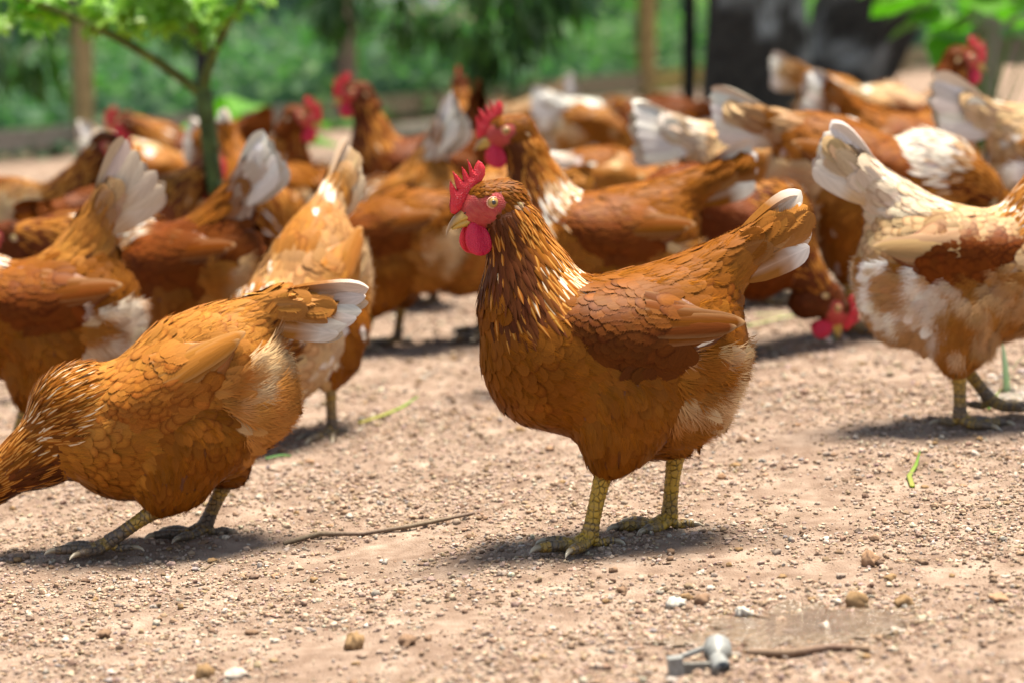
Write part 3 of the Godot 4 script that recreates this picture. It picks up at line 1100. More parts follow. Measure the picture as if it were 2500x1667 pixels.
func leg(root: Node3D, hock: Vector3, foot: Vector3, yellow: float, turn: float) -> void:
	var b := MB.new()
	var ankle := foot + Vector3(0, 0.013, 0)
	var pts := []
	var rad := []
	var cols := []
	var N := 66
	var top := hock + (hock - ankle).normalized() * 0.014
	for i in N + 1:
		var t := float(i) / N
		pts.append(top.lerp(ankle, t) + Vector3(0.0015 * sin(t * 3.0), 0, 0))
		var r := lerpf(0.0118, 0.0086, smoothstep(0.0, 0.6, t)) + 0.0016 * smoothstep(0.8, 1.0, t)
		rad.append(r * (1.0 + 0.09 * (fmod(t * 13.0, 1.0) - 0.5)))
		cols.append(C_DIRT.lerp(C_SHANK, clampf(yellow * 1.15 - 0.75 * smoothstep(0.45, 0.95, t) + 0.7 * noise.get_noise_2d(i * 20.0 + foot.x * 9000, 7.0 + foot.z * 5000), 0, 1)) )
	b.tube(pts, rad, cols, 12)
	var lg := put("leg", b.mesh(), M.shank, root)
	var toes := [[0.0, 0.064, 0.0076], [0.62, 0.050, 0.0068], [-0.62, 0.050, 0.0068], [PI - 0.25, 0.030, 0.0060]]
	for q in toes:
		var d := Vector3(cos(q[0] + turn), 0, -sin(q[0] + turn))
		var tb := MB.new()
		var tpts := []
		var trad := []
		var tcol := []
		var n2 := 36
		for i in n2 + 1:
			var t := float(i) / n2
			var y := lerpf(0.0125, 0.0058, smoothstep(0.0, 0.35, t)) + 0.0022 * sin(t * PI * 3.0) * (1.0 - t) * smoothstep(0.1, 0.4, t)
			tpts.append(foot + d * (q[1] * t - 0.002) + Vector3(0, y, 0))
			trad.append(q[2] * lerpf(1.1, 0.72, t) * (1.0 + 0.10 * sin(t * PI * 3.0 + 0.6) + 0.10 * (fmod(t * 9.0, 1.0) - 0.5)))
			tcol.append(C_DIRT.lerp(C_SHANK, clampf(yellow * 0.75 - 0.55 * smoothstep(0.15, 0.8, t) + 0.75 * noise.get_noise_2d(i * 25.0, q[0] * 300.0 + foot.x * 8000), 0, 1)) )
		tb.tube(tpts, trad, tcol, 10)
		var toe := put("toe", tb.mesh(), M.shank, lg)
		var cb := MB.new()
		var e: Vector3 = foot + d * (q[1] - 0.003)
		cb.tube([e + Vector3(0, 0.0062, 0), e + d * 0.006 + Vector3(0, 0.0060, 0), e + d * 0.011 + Vector3(0, 0.0036, 0), e + d * 0.0135 + Vector3(0, 0.0008, 0)], [q[2] * 0.55, q[2] * 0.45, q[2] * 0.26, 0.0003], [Color(0.18, 0.14, 0.09), Color(0.27, 0.22, 0.15), Color(0.36, 0.31, 0.23), Color(0.4, 0.35, 0.27)], 8)
		put("claw", cb.mesh(), M.beak, lg)

# ---------------------------------------------------------------- the yard
func make_ground() -> void:
	var xs := []
	var zs := []
	var x := 0.0
	var st := 0.013
	while x < 300.0:
		xs.append(x)
		if x > 1.3: st *= 1.12
		x += st
	var all_x := []
	for i in range(xs.size() - 1, 0, -1): all_x.append(-xs[i])
	all_x.append_array(xs)
	var z := -1.5
	st = 0.013
	while z > -500.0:
		zs.append(z)
		if z < -4.2: st *= 1.07
		z -= st
	var front := []
	z = -1.5
	st = 0.02
	while z < 200.0:
		st *= 1.3
		z += st
		front.append(z)
	front.reverse()
	front.append_array(zs)
	var b := MB.new()
	var C := all_x.size()
	for zz in front:
		for xx in all_x:
			var y := ground_y(xx, zz)
			var e := 0.006
			var n := Vector3(y - ground_y(xx + e, zz), e, y - ground_y(xx, zz + e)).normalized()
			b.vert(Vector3(xx, y, zz), n, Color.WHITE, Vector2(xx, zz))
	for r in front.size() - 1:
		for k in C - 1:
			var a := r * C + k
			b.tri(a, a + 1, a + C)
			b.tri(a + 1, a + C + 1, a + C)
	var o := put("ground", b.mesh(), M.ground, self)
	o.set_meta("kind", "structure")

func rock_mesh(sd_: int, rough: float, flat: float, det := 2) -> ArrayMesh:
	var b := MB.new()
	var f := FastNoiseLite.new()
	f.seed = sd_
	f.frequency = 0.9
	var seg := 6 + det * 3
	var pts := []
	var cols := []
	for r in seg / 2 + 1:
		var th := PI * r / (seg / 2)
		var row := []
		var cr := []
		for k in seg:
			var ph := TAU * k / seg
			var d := Vector3(sin(th) * cos(ph), cos(th), sin(th) * sin(ph))
			var q := 1.0 + rough * f.get_noise_3d(d.x * 1.4, d.y * 1.4, d.z * 1.4) + rough * 0.5 * f.get_noise_3d(d.x * 4, d.y * 4, d.z * 4)
			row.append(d * q * Vector3(1, flat, 0.85))
			cr.append(Color.WHITE)
		pts.append(row)
		cols.append(cr)
	b.grid(pts, cols, Vector3.ZERO, Vector3.ZERO, true)
	return b.mesh()

func pebble_colour() -> Color:
	var k := rng.randf()
	var c := Color(0.4531, 0.3402, 0.2689)
	if k < 0.28: c = Color(0.5009, 0.3888, 0.3049)
	elif k < 0.46: c = Color(0.318, 0.2187, 0.1525)
	elif k < 0.51: c = Color(0.5883, 0.5184, 0.4334)
	elif k < 0.56: c = Color(0.3657, 0.324, 0.2889)
	elif k < 0.64: c = Color(0.2147, 0.1458, 0.1003)
	elif k < 0.74: c = Color(0.4452, 0.3078, 0.2167)
	return vary(c, 0.10)

func make_pebbles() -> void:
	rng.seed = 77
	var protos := [rock_mesh(1, 1.1, 0.75, 1), rock_mesh(2, 1.3, 0.65, 1), rock_mesh(3, 0.9, 0.85, 1)]
	var where := [[], [], []]
	var tint := [PackedColorArray(), PackedColorArray(), PackedColorArray()]
	for i in 290000:
		var d: float
		var zone := 0 if i < 200000 else (1 if i < 262000 else 2)
		if zone == 0: d = 1.80 + 1.75 * rng.randf()
		elif zone == 1: d = 3.4 + 1.8 * rng.randf()
		else: d = 5.0 + 5.0 * rng.randf()
		var x := rf(-1, 1) * (0.225 * d + 0.38)
		var z := -d
		if Vector2((x - 0.272) / 0.10, (z + 2.215) / 0.056).length() < 0.8 + 0.35 * noise.get_noise_2d(x * 2500.0, z * 2500.0): continue
		var clump := noise.get_noise_2d(x * 260.0, z * 260.0) + 0.6 * noise.get_noise_2d(x * 900.0 + 70.0, z * 900.0)
		if rng.randf() > 0.62 + clump * 0.85: continue
		var r := 0.0007 + 0.0019 * pow(rng.randf(), 3.0)
		if rng.randf() < 0.06: r = rf(0.0022, 0.0044)
		if zone == 1: r *= 1.5
		elif zone == 2: r *= 2.6
		var k := rng.randi() % 3
		var bs := Basis.from_euler(Vector3(rf(-0.6, 0.6), rf(0, TAU), rf(-0.6, 0.6))).scaled(Vector3(r * rf(0.8, 1.3), r * rf(0.7, 1.1), r * rf(0.8, 1.2)))
		where[k].append(Transform3D(bs, Vector3(x, ground_y(x, z) + r * rf(0.0, 0.55), z)))
		tint[k].append(pebble_colour())
	for k in 3:
		var o := scatter("gravel", protos[k], M.stone, where[k], tint[k], self)
		tag(o, ["fine tan gravel strewn over the bare yard", "coarse angular grit strewn over the bare yard", "rounded tan grit strewn over the bare yard"][k], "gravel")
	# larger pebbles, each its own
	for i in 260:
		var d := 1.9 + 2.3 * pow(rng.randf(), 0.8)
		var x := rf(-1, 1) * 0.23 * d
		var z := -d
		var r := rf(0.0034, 0.0062)
		var o := put("pebble", protos[rng.randi() % 3], tinted([0, 1, 1, 3, 4, 5, 5, 2][rng.randi() % 8]), self)
		o.transform = Transform3D(Basis.from_euler(Vector3(rf(-0.5, 0.5), rf(0, TAU), rf(-0.5, 0.5))).scaled(Vector3(r * rf(0.8, 1.3), r * rf(0.6, 1.0), r)), Vector3(x, ground_y(x, z) + r * 0.3, z))
		tag(o, "pebble about the size of a pea lying on the bare ground", "pebble", "pebbles scattered over the yard")

func tinted(k: int) -> StandardMaterial3D:
	var key := "stone_%d" % k
	if not M.has(key):
		var m: StandardMaterial3D = M.stone.duplicate()
		m.vertex_color_use_as_albedo = false
		m.albedo_color = [Color(0.4836, 0.3432, 0.2496), Color(0.2808, 0.1794, 0.117), Color(0.5772, 0.5148, 0.4446), Color(0.351, 0.2808, 0.234), Color(0.4524, 0.2808, 0.1716), Color(0.3276, 0.2106, 0.1092), Color(0.624, 0.5928, 0.5304)][k].linear_to_srgb()
		M[key] = m
	return M[key]

func stone(x: float, z: float, r: float, k: int, sd_: int, label: String, flat := 0.75) -> void:
	var o := put("stone", rock_mesh(sd_, 0.85, flat, 3), tinted(k), self)
	o.transform = Transform3D(Basis(Vector3.UP, sd_ * 1.3).scaled(Vector3.ONE * r), Vector3(x, ground_y(x, z) + r * flat * 0.55, z))
	tag(o, label, "stone", "larger stones on the yard")

func stick(called: String, pts: Array, r0: float, r1: float, col: Color, label: String, cat: String, mat: Material, group := "") -> Node3D:
	var p3 := []
	var rad := []
	var cols := []
	var n: int = pts.size()
	for i in n:
		var q: Array = pts[i]
		var lift: float = q[2] if q.size() > 2 else 0.0
		var r := lerpf(r0, r1, float(i) / (n - 1)) * (1.0 + 0.12 * sin(i * 2.3))
		p3.append(Vector3(q[0], ground_y(q[0], q[1]) + r * 0.8 + lift, q[1]))
		rad.append(r)
		cols.append(vary(col, 0.08))
	var b := MB.new()
	b.tube(p3, rad, cols, 8)
	var o := put(called, b.mesh(), mat, self)
	tag(o, label, cat, group)
	return o

func blade(called: String, pts: Array, w: float, col: Color, col2: Color, label: String) -> void:
	# a strip of grass lying or standing: folded along its middle, with a thickness of its own
	var p := []
	var c := []
	var n: int = pts.size()
	for i in n:
		var a: Vector3 = pts[i]
		var d: Vector3 = pts[mini(i + 1, n - 1)] - pts[maxi(i - 1, 0)]
		var s := d.cross(Vector3.UP)
		if s.length() < 0.2 * d.length(): s = Vector3(1, 0, 0.3)
		s = s.normalized() * w * (1.0 - 0.9 * pow(float(i) / (n - 1), 3.0))
		var u := Vector3(0, 0.0012, 0)
		p.append([a - s, a - s * 0.5 + u, a + u * 0.3, a + s * 0.5 + u, a + s, a + s * 0.5 - u * 0.4, a - u, a - s * 0.5 - u * 0.4])
		var cc := col.lerp(col2, float(i) / (n - 1))
		var row := []
		for k in 8: row.append(cc)
		c.append(row)
	var b := MB.new()
	b.grid(p, c, Vector3.INF, Vector3.ZERO, true)
	# outward normals
	for i in b.v.size():
		var r := i / 8
		var a: Vector3 = pts[r]
		if b.n[i].dot(b.v[i] - a) < 0: b.n[i] = -b.n[i]
	var o := put(called, b.mesh(), M.leaf, self)
	tag(o, label, "grass stem", "cut green stems on the ground")

func on(x: float, z: float, up := 0.002) -> Vector3:
	return Vector3(x, ground_y(x, z) + up, z)

# leaf: a folded blade of eight faces, unit length along y
func leaf_mesh(w: float, fold: float, droop: float) -> ArrayMesh:
	var b := MB.new()
	var pts := []
	var cols := []
	for q in [[0.0, 0.05], [0.2, 0.75], [0.45, 1.0], [0.75, 0.62], [1.0, 0.02]]:
		var z: float = -droop * q[0] * q[0]
		var hw: float = w * 0.5 * q[1]
		pts.append([Vector3(-hw, q[0], z + fold * hw), Vector3(0, q[0], z), Vector3(hw, q[0], z + fold * hw)])
		cols.append([Color.WHITE, Color(0.9, 0.95, 0.85), Color.WHITE])
	b.grid(pts, cols, Vector3.INF, Vector3(0, 0, 1))
	return b.mesh()

func crown(parent: Node, centres: Array, per: int, l0: float, l1: float, col: Color, col2: Color, mesh: Mesh, hang := 0.35, called := "crown") -> void:
	var where := []
	var tint := PackedColorArray()
	for q in centres:
		var c: Vector3 = q[0]
		var r: float = q[1]
		var n := int(per * (q[2] if q.size() > 2 else 1.0))
		for i in n:
			var d := Vector3(rng.randfn(), rng.randfn(), rng.randfn()).normalized()
			var p := c + d * r * pow(rng.randf(), 0.45) * Vector3(1, 0.8, 1)
			var y := (d + Vector3(rng.randfn() * 0.5, -hang + rng.randfn() * 0.4, rng.randfn() * 0.5)).normalized()
			var zz := (Vector3.UP + d * 0.4 + Vector3(rng.randfn(), rng.randfn(), rng.randfn()) * 0.35)
			zz = (zz - y * zz.dot(y)).normalized()
			var l := rf(l0, l1)
			where.append(Transform3D(Basis(y.cross(zz) * l, y * l, zz * l), p))
			tint.append(vary(col.lerp(col2, rng.randf()), 0.15))
	scatter(called, mesh, M.dull_leaf, where, tint, parent)

func limb_pts(a: Vector3, b: Vector3, n: int, wob: float) -> Array:
	var out := []
	for i in n + 1:
		var t := float(i) / n
		out.append(a.lerp(b, t) + Vector3(rng.randfn(), rng.randfn() * 0.4, rng.randfn()) * wob * sin(PI * t))
	return out

func flat_cols(n: int, c: Color) -> Array:
	var out := []
	for i in n: out.append(vary(c, 0.06))
	return out

func lerp_rad(n: int, a: float, b: float) -> Array:
	var out := []
	for i in n: out.append(lerpf(a, b, float(i) / (n - 1)))
	return out

func tree(called: String, at: Vector2, h: float, rad: float, tr: float, col: Color, col2: Color, per: int, leaf: Mesh, l0: float, l1: float, label: String, low := 0.25, group := "green growth beyond the fence") -> void:
	var root := base(called, Vector3(at.x, ground_y(at.x, at.y) - 0.02, at.y))
	tag(root, label, "tree" if called.ends_with("tree") else "shrub", group)
	var tb := MB.new()
	var top := Vector3(rf(-0.2, 0.2), h * 0.8, rf(-0.2, 0.2))
	tb.tube(limb_pts(Vector3.ZERO, top, 8, 0.05 * h * 0.3), lerp_rad(9, tr, tr * 0.3), flat_cols(9, Color(0.16, 0.12, 0.085)), 8)
	var cs := []
	for i in 12:
		var t := rf(low, 1.0)
		var a := rf(0, TAU)
		var q := Vector3(cos(a), 0, sin(a)) * rad * rf(0.3, 0.85) * sqrt(sin(PI * clampf((t - low) / (1.05 - low) * 0.85 + 0.12, 0, 1))) + Vector3(0, h * t, 0)
		cs.append([q, rad * rf(0.3, 0.5)])
		tb.tube(limb_pts(top * minf(t * 0.9, 0.95), q, 4, 0.03), lerp_rad(5, tr * 0.35, tr * 0.08), flat_cols(5, Color(0.16, 0.12, 0.085)), 6)
	put("trunk", tb.mesh(), M.bark, root)
	crown(root, cs, per, l0, l1, col, col2, leaf)

func make_backdrop() -> void:
	rng.seed = 901
	P.leaf = leaf_mesh(0.5, 0.25, 0.25)
	P.long_leaf = leaf_mesh(0.26, 0.3, 0.35)
	P.broad = leaf_mesh(0.85, 0.15, 0.3)
	# fence: posts, rails and a net of thin strands
	var A := Vector3(-5.6, 0, -9.2)
	var B := Vector3(3.9, 0, -16.2)
	var fence := base("net_fence", Vector3.ZERO)
	tag(fence, "wooden post fence hung with fine dark green netting behind the flock", "fence")
	var dir := (B - A)
	var len := dir.length()
	dir = dir / len
	var across := dir.cross(Vector3.UP)
	var turn := Basis(dir, Vector3.UP, -across)
	var H := 2.3
	var spots := [0.35, 2.1, 4.34, 5.85, 7.87, 9.9, 11.5]
	for i in spots.size():
		var p: Vector3 = A + dir * spots[i]
		var y := ground_y(p.x, p.z)
		var b := MB.new()
		var c := [Color(0.40, 0.33, 0.20), Color(0.36, 0.30, 0.19), Color(0.44, 0.36, 0.17), Color(0.23, 0.18, 0.14), Color(0.42, 0.31, 0.12), Color(0.4, 0.31, 0.16), Color(0.4, 0.31, 0.16)][i] as Color
		b.box(Vector3.ZERO, Vector3(0.085, H, 0.07), c)
		b.box(Vector3(0, H / 2 + 0.012, 0), Vector3(0.06, 0.02, 0.05), c)
		var o := put("post", b.mesh(), M.wood, fence)
		o.transform = Transform3D(turn, Vector3(p.x, y + H / 2 - 0.15, p.z) + across * 0.05)
	for i in spots.size() - 1:
		var p: Vector3 = A + dir * spots[i]
		var q: Vector3 = A + dir * spots[i + 1]
		p.y = ground_y(p.x, p.z)
		q.y = ground_y(q.x, q.z)
		var d := (q - p)
		var l := d.length() - 0.088
		d = d.normalized()
		var bs := Basis(d, across.cross(d) * -1.0, -across)
		for yy in [0.10, 1.55]:
			var b := MB.new()
			b.box(Vector3.ZERO, Vector3(l, 0.10 if yy < 1 else 0.07, 0.045), [Color(0.42, 0.40, 0.36), Color(0.40, 0.38, 0.33), Color(0.38, 0.36, 0.30), Color(0.36, 0.31, 0.2), Color(0.52, 0.43, 0.13), Color(0.4, 0.35, 0.2)][i])
			var o := put("rail", b.mesh(), M.wood, fence)
			o.transform = Transform3D(bs, (p + q) / 2 + Vector3(0, yy, 0) + across * 0.05)
	var nb := MB.new()
	var s := 0.0
	var nc := Color(0.07, 0.16, 0.135)
	while s < len:
		var p: Vector3 = A + dir * s
		nb.box(Vector3(p.x, ground_y(p.x, p.z) + H / 2 - 0.05, p.z), Vector3(0.0034, H - 0.1, 0.003), nc, turn)
		s += 0.019
	var step := 0.9
	for k in 110:
		var y := 0.03 + k * 0.0195
		var p := A
		for j in int(len / step):
			var q: Vector3 = A + dir * step * (j + 1)
			var p2: Vector3 = A + dir * step * j
			p2.y = ground_y(p2.x, p2.z) + y
			q.y = ground_y(q.x, q.z) + y
			var d := (q - p2).normalized()
			nb.box((p2 + q) / 2 + across * 0.0045, Vector3(p2.distance_to(q), 0.0034, 0.003), nc, Basis(d, across.cross(d) * -1.0, -across))
	var no := put("netting", nb.mesh(), M.net, fence)
	# low undergrowth behind it, then shrubs and trees
	var g1 := Color(0.09, 0.216, 0.0405)
	var g2 := Color(0.171, 0.333, 0.0495)
	var g3 := Color(0.0495, 0.144, 0.0765)
	var g4 := Color(0.081, 0.198, 0.1035)
	var where := []
	var tint := PackedColorArray()
	for i in 420:
		var s1 := rf(-0.5, len + 3.0)
		var off := 0.35 + 9.0 * pow(rng.randf(), 1.6)
		var cp: Vector3 = A + dir * s1 - across * off
		var rad := rf(0.22, 0.5)
		var hh := rf(0.28, 0.62) + 0.03 * off
		var warm := clampf((s1 / len - 0.35) * 2.2 + rng.randfn(0, 0.25), 0, 1)
		var col := (g4.lerp(g3, rng.randf() * 0.7)).lerp(g1.lerp(g2, rng.randf()), warm)
		for k in 150:
			var dd := Vector3(rng.randfn(), rng.randfn(), rng.randfn()).normalized()
			dd.y = absf(dd.y)
			var p := cp + Vector3(dd.x * rad, dd.y * hh * rf(0.3, 1.0), dd.z * rad)
			p.y += ground_y(cp.x, cp.z)
			var y := (dd * 0.8 + Vector3(rng.randfn() * 0.5, -0.2 + rng.randfn() * 0.3, rng.randfn() * 0.5)).normalized()
			var zz := Vector3.UP * 0.8 + dd * 0.5 + Vector3(rng.randfn(), rng.randfn(), rng.randfn()) * 0.3
			zz = (zz - y * zz.dot(y)).normalized()
			var l := rf(0.07, 0.15)
			where.append(Transform3D(Basis(y.cross(zz) * l, y * l, zz * l), p))
			tint.append(vary(col, 0.16))
	tag(scatter("undergrowth", P.leaf, M.dull_leaf, where, tint, self), "dense low green undergrowth beyond the net fence", "undergrowth")
	var list := [
		["broadleaf_tree", Vector2(-7.5, -20.0), 2.7, 1.6, 0.14, g3, g1, "large dark tree far behind the left end of the fence"],
		["broadleaf_tree", Vector2(-3.4, -23.5), 2.7, 1.6, 0.16, g3, g4, "large blue green tree far behind the sapling"],
		["broadleaf_tree", Vector2(1.0, -26.5), 2.7, 1.6, 0.17, g1, g2, "large light green tree far behind the middle of the fence"],
		["broadleaf_tree", Vector2(5.6, -26.0), 2.7, 1.6, 0.18, g1, g3, "large green tree far behind the big dark trunks"],
		["leafy_shrub", Vector2(-1.6, -19.0), 1.5, 0.9, 0.04, g4, g1, "mid green shrub beyond the fence behind the grey brown post"],
		["leafy_shrub", Vector2(0.6, -19.5), 1.4, 0.9, 0.04, g1, g2, "bright green shrub beyond the fence left of the ochre post"],
		["leafy_shrub", Vector2(2.0, -20.0), 1.5, 0.9, 0.04, g2, g1, "yellow green shrub beyond the fence right of the ochre post"],
		["leafy_shrub", Vector2(-3.6, -17.0), 1.5, 0.9, 0.04, g3, g4, "blue green shrub beyond the fence behind the pale post"],
	]
	for q in list:
		var big: bool = q[0] == "broadleaf_tree"
		tree(q[0], q[1], q[2], q[3], q[4], q[5], q[6], 700 if big else 480, P.leaf, 0.14 if big else 0.08, 0.26 if big else 0.15, q[7], 0.10 if big else 0.04)

func make_trunk(called: String, pts: Array, rad: Array, label: String, lichen: float) -> Node3D:
	var b := MB.new()
	var rows := []
	var cols := []
	var R := pts.size()
	var seg := 40
	var fine := 40
	for r in fine + 1:
		var t := float(r) / fine * (R - 1)
		var i := mini(int(t), R - 2)
		var c: Vector3 = pts[i].lerp(pts[i + 1], t - i)
		var rr := lerpf(rad[i], rad[i + 1], t - i)
		var row := []
		var cr := []
		for k in seg:
			var a := TAU * k / seg
			var d := Vector3(cos(a), 0, sin(a))
			var q := c + d * rr
			var bump := 0.045 * noise.get_noise_3d(q.x * 140 , q.y * 60, q.z * 140) + 0.03 * sin(a * 5.0 + 1.0) * smoothstep(0.9, 0.0, c.y - pts[0].y)
			row.append(c + d * (rr + bump))
			var m := noise.get_noise_3d(q.x * 260 + 31, q.y * 260, q.z * 260)
			var m2 := noise.get_noise_3d(q.x * 90 + 11, q.y * 90, q.z * 90 + 5)
			var col := Color(0.06, 0.052, 0.043).lerp(Color(0.045, 0.055, 0.022), smoothstep(0.0, 0.4, m2))
			col = col.lerp(Color(0.50, 0.53, 0.52), smoothstep(0.16, 0.26, m) * lichen)
			cr.append(col)
		rows.append(row)
		cols.append(cr)
	b.grid(rows, cols, (pts[0] + pts[R - 1]) / 2, Vector3.ZERO, true)
	for i in b.v.size():
		var r := i / seg
		var t := float(r) / fine * (R - 1)
		var j := mini(int(t), R - 2)
		if b.n[i].dot(b.v[i] - pts[j].lerp(pts[j + 1], t - j)) < 0: b.n[i] = -b.n[i]
	var root := base(called, Vector3.ZERO)
	put("trunk", b.mesh(), M.bark, root)
	tag(root, label, "tree")
	return root

func on_ground(x: float, y: float, z: float) -> Vector3:
	return Vector3(x, ground_y(x, z) + y, z)

func make_trees_in_yard() -> void:
	rng.seed = 411
	# two big dark trunks at the right, with the crown that shades the fence
	var t1 := make_trunk("shade_tree", [on_ground(0.90, -0.1, -8.9), on_ground(0.895, 0.15, -8.9), on_ground(0.89, 0.5, -8.9), on_ground(0.89, 1.6, -8.9), on_ground(0.9, 4.2, -8.9)], [0.26, 0.21, 0.19, 0.18, 0.15], "upright dark tree trunk blotched with pale lichen", 1.0)
	var t2 := make_trunk("shade_tree", [on_ground(1.16, -0.1, -9.0), on_ground(1.19, 0.15, -9.0), on_ground(1.33, 0.5, -9.0), on_ground(1.95, 1.6, -9.1), on_ground(2.8, 4.2, -9.2)], [0.20, 0.18, 0.22, 0.23, 0.16], "leaning dark mossy trunk beside the lichen blotched one", 0.8)
	var cs := []
	for i in 16: cs.append([Vector3(0.9 + rf(-1.6, 1.2), 4.4 + rf(-0.5, 1.2), -9.3 + rf(-1.5, 1.2)), rf(0.5, 0.8)])
	crown(t1, cs, 300, 0.10, 0.18, Color(0.04, 0.11, 0.025), Color(0.07, 0.16, 0.03), P.long_leaf, 0.8)
	cs = []
	for i in 12: cs.append([Vector3(2.6 + rf(-1.0, 1.8), 4.5 + rf(-0.5, 1.2), -9.4 + rf(-1.5, 1.2)), rf(0.5, 0.8)])
	crown(t2, cs, 300, 0.10, 0.18, Color(0.04, 0.11, 0.025), Color(0.07, 0.16, 0.03), P.long_leaf, 0.8)
	# dark slim poles
	for q in [[-1.02, -8.0, 0.026, "thin black pole behind the green sapling"]]:
		var b := MB.new()
		var p0 := on_ground(q[0], -0.05, q[1])
		b.tube([p0, p0 + Vector3(0.0, 1.2, 0), p0 + Vector3(0.02, 3.2, 0)], [q[2], q[2] * 0.95, q[2] * 0.9], flat_cols(3, Color(0.012, 0.012, 0.012)), 10)
		tag(put("slim_pole", b.mesh(), M.wood, self), q[3], "pole")
	# overhanging dark boughs at the top of the picture
	for q in [[Vector3(-0.28, 0, -9.0), [[-0.62, 0.52], [-0.42, 0.46], [-0.18, 0.42], [0.05, 0.40], [0.18, 0.50], [-0.05, 0.30]], 4.2, "slender tree with dark drooping leaves over the middle of the fence"], [Vector3(-2.55, 0, -8.6), [[-1.88, 0.46], [-1.72, 0.40], [-1.2, 0.52], [-2.0, 0.42]], 4.0, "slender tree with dark drooping leaves over the left fence"]]:
		var o: Vector3 = q[0]
		var root := base("drooping_tree", on_ground(0.70 if o.x > -1.0 else -3.75, 0, o.z - 0.6))
		tag(root, q[3], "tree")
		var tb := MB.new()
		var h: float = 2.6
		tb.tube(limb_pts(Vector3.ZERO, Vector3(0, h, 0), 8, 0.008), lerp_rad(9, 0.03, 0.025), flat_cols(9, Color(0.02, 0.018, 0.015)), 8)
		var cc := []
		for c in q[1]:
			var w := on_ground(c[0], c[1] + 0.12, o.z + rf(-0.25, 0.25)) - root.position
			cc.append([w, 0.10])
			cc.append([w + Vector3(rf(-0.1, 0.1), 0.24, 0), 0.18])
			tb.tube(limb_pts(Vector3(0, h * 0.85, 0), w + Vector3(0, 0.25, 0), 5, 0.04), lerp_rad(6, 0.025, 0.006), flat_cols(6, Color(0.09, 0.07, 0.05)), 6)
		for i in 6: cc.append([Vector3(rf(-0.9, 0.9), h + rf(-0.1, 0.5), rf(-0.6, 0.6)), 0.4, 1.6])
		put("trunk", tb.mesh(), M.bark, root)
		crown(root, cc, 42, 0.09, 0.17, Color(0.03, 0.085, 0.025), Color(0.08, 0.17, 0.04), P.long_leaf, 1.3)

func sapling() -> void:
	rng.seed = 55
	var o := on_ground(-0.560, -0.01, -4.72)
	var root := base("green_sapling", o)
	tag(root, "young tree with smooth green stem forking into leafy branches among the hens", "tree")
	var tb := MB.new()
	var g := Color(0.12, 0.19, 0.05)
	var fork := Vector3(-0.040, 0.475, 0)
	tb.tube([Vector3.ZERO, Vector3(-0.006, 0.12, 0), Vector3(-0.022, 0.30, 0), fork], [0.021, 0.018, 0.0165, 0.0165], [g, g, g, g], 12)
	put("trunk", tb.mesh(), M.bark, root)
	var ends := []
	var y := Color(0.20, 0.27, 0.05)
	var f2 := fork + Vector3(0.006, 0.075, 0)
	for q in [[fork - Vector3(0, 0.01, 0), Vector3(-0.20, 0.605, 0.03), Vector3(-0.42, 0.665, 0.06)], [fork, f2, Vector3(0.085, 0.72, 0.02)], [f2, Vector3(-0.06, 0.61, 0.03), Vector3(-0.12, 0.68, 0.06)]]:
		var b := MB.new()
		var pp := []
		for i in 9:
			var t := i / 8.0
			pp.append(q[0].lerp(q[1], t).lerp(q[1].lerp(q[2], t), t))
		b.tube(pp, lerp_rad(9, 0.011, 0.006), [y, y, y, y, y, y, y, y, y], 8)
		put("branch", b.mesh(), M.bark, root)
		ends.append(pp)
	# lobed leaves: seven blades round a stalk's end, each leaf a part
	for i in 120:
		var e: Array = ends[[0, 0, 0, 1, 2, 2][i % 6]]
		var p: Vector3 = e[clampi(int(rf(3, 9)), 0, 8)] + Vector3(rf(-0.05, 0.05), rf(0.0, 0.05), rf(-0.07, 0.07))
		if i % 6 < 3: p = Vector3(rf(-0.52, -0.10), 0.585 + rf(0.0, 0.12), rf(-0.05, 0.10))
		p.y = maxf(p.y, 0.572 + 0.07 * rng.randf())
		var lb := MB.new()
		var col := vary(Color(0.17, 0.46, 0.05).lerp(Color(0.32, 0.56, 0.08), rng.randf()), 0.1)
		var n := Vector3(rf(-0.6, 0.6), 0.75, rf(-0.1, 1.0)).normalized()
		var x := n.cross(Vector3(0, 0.1, 1)).normalized()
		var z := x.cross(n)
		var R := rf(0.028, 0.05)
		for k in 7:
			var a := TAU * k / 7.0 + rf(-0.1, 0.1)
			var d := x * cos(a) + z * sin(a)
			var s := n.cross(d)
			var rows := []
			var cols := []
			for w in [[0.0, 0.10], [0.35, 0.22], [0.7, 0.24], [1.0, 0.02]]:
				var m: Vector3 = p + d * R * w[0] - n * R * 0.25 * w[0] * w[0]
				rows.append([m - s * R * w[1] + n * R * 0.05, m, m + s * R * w[1] + n * R * 0.05])
				cols.append([col, col * 0.85, col])
			lb.grid(rows, cols, Vector3.INF, n)
		put("leaf", lb.mesh(), M.young, root)

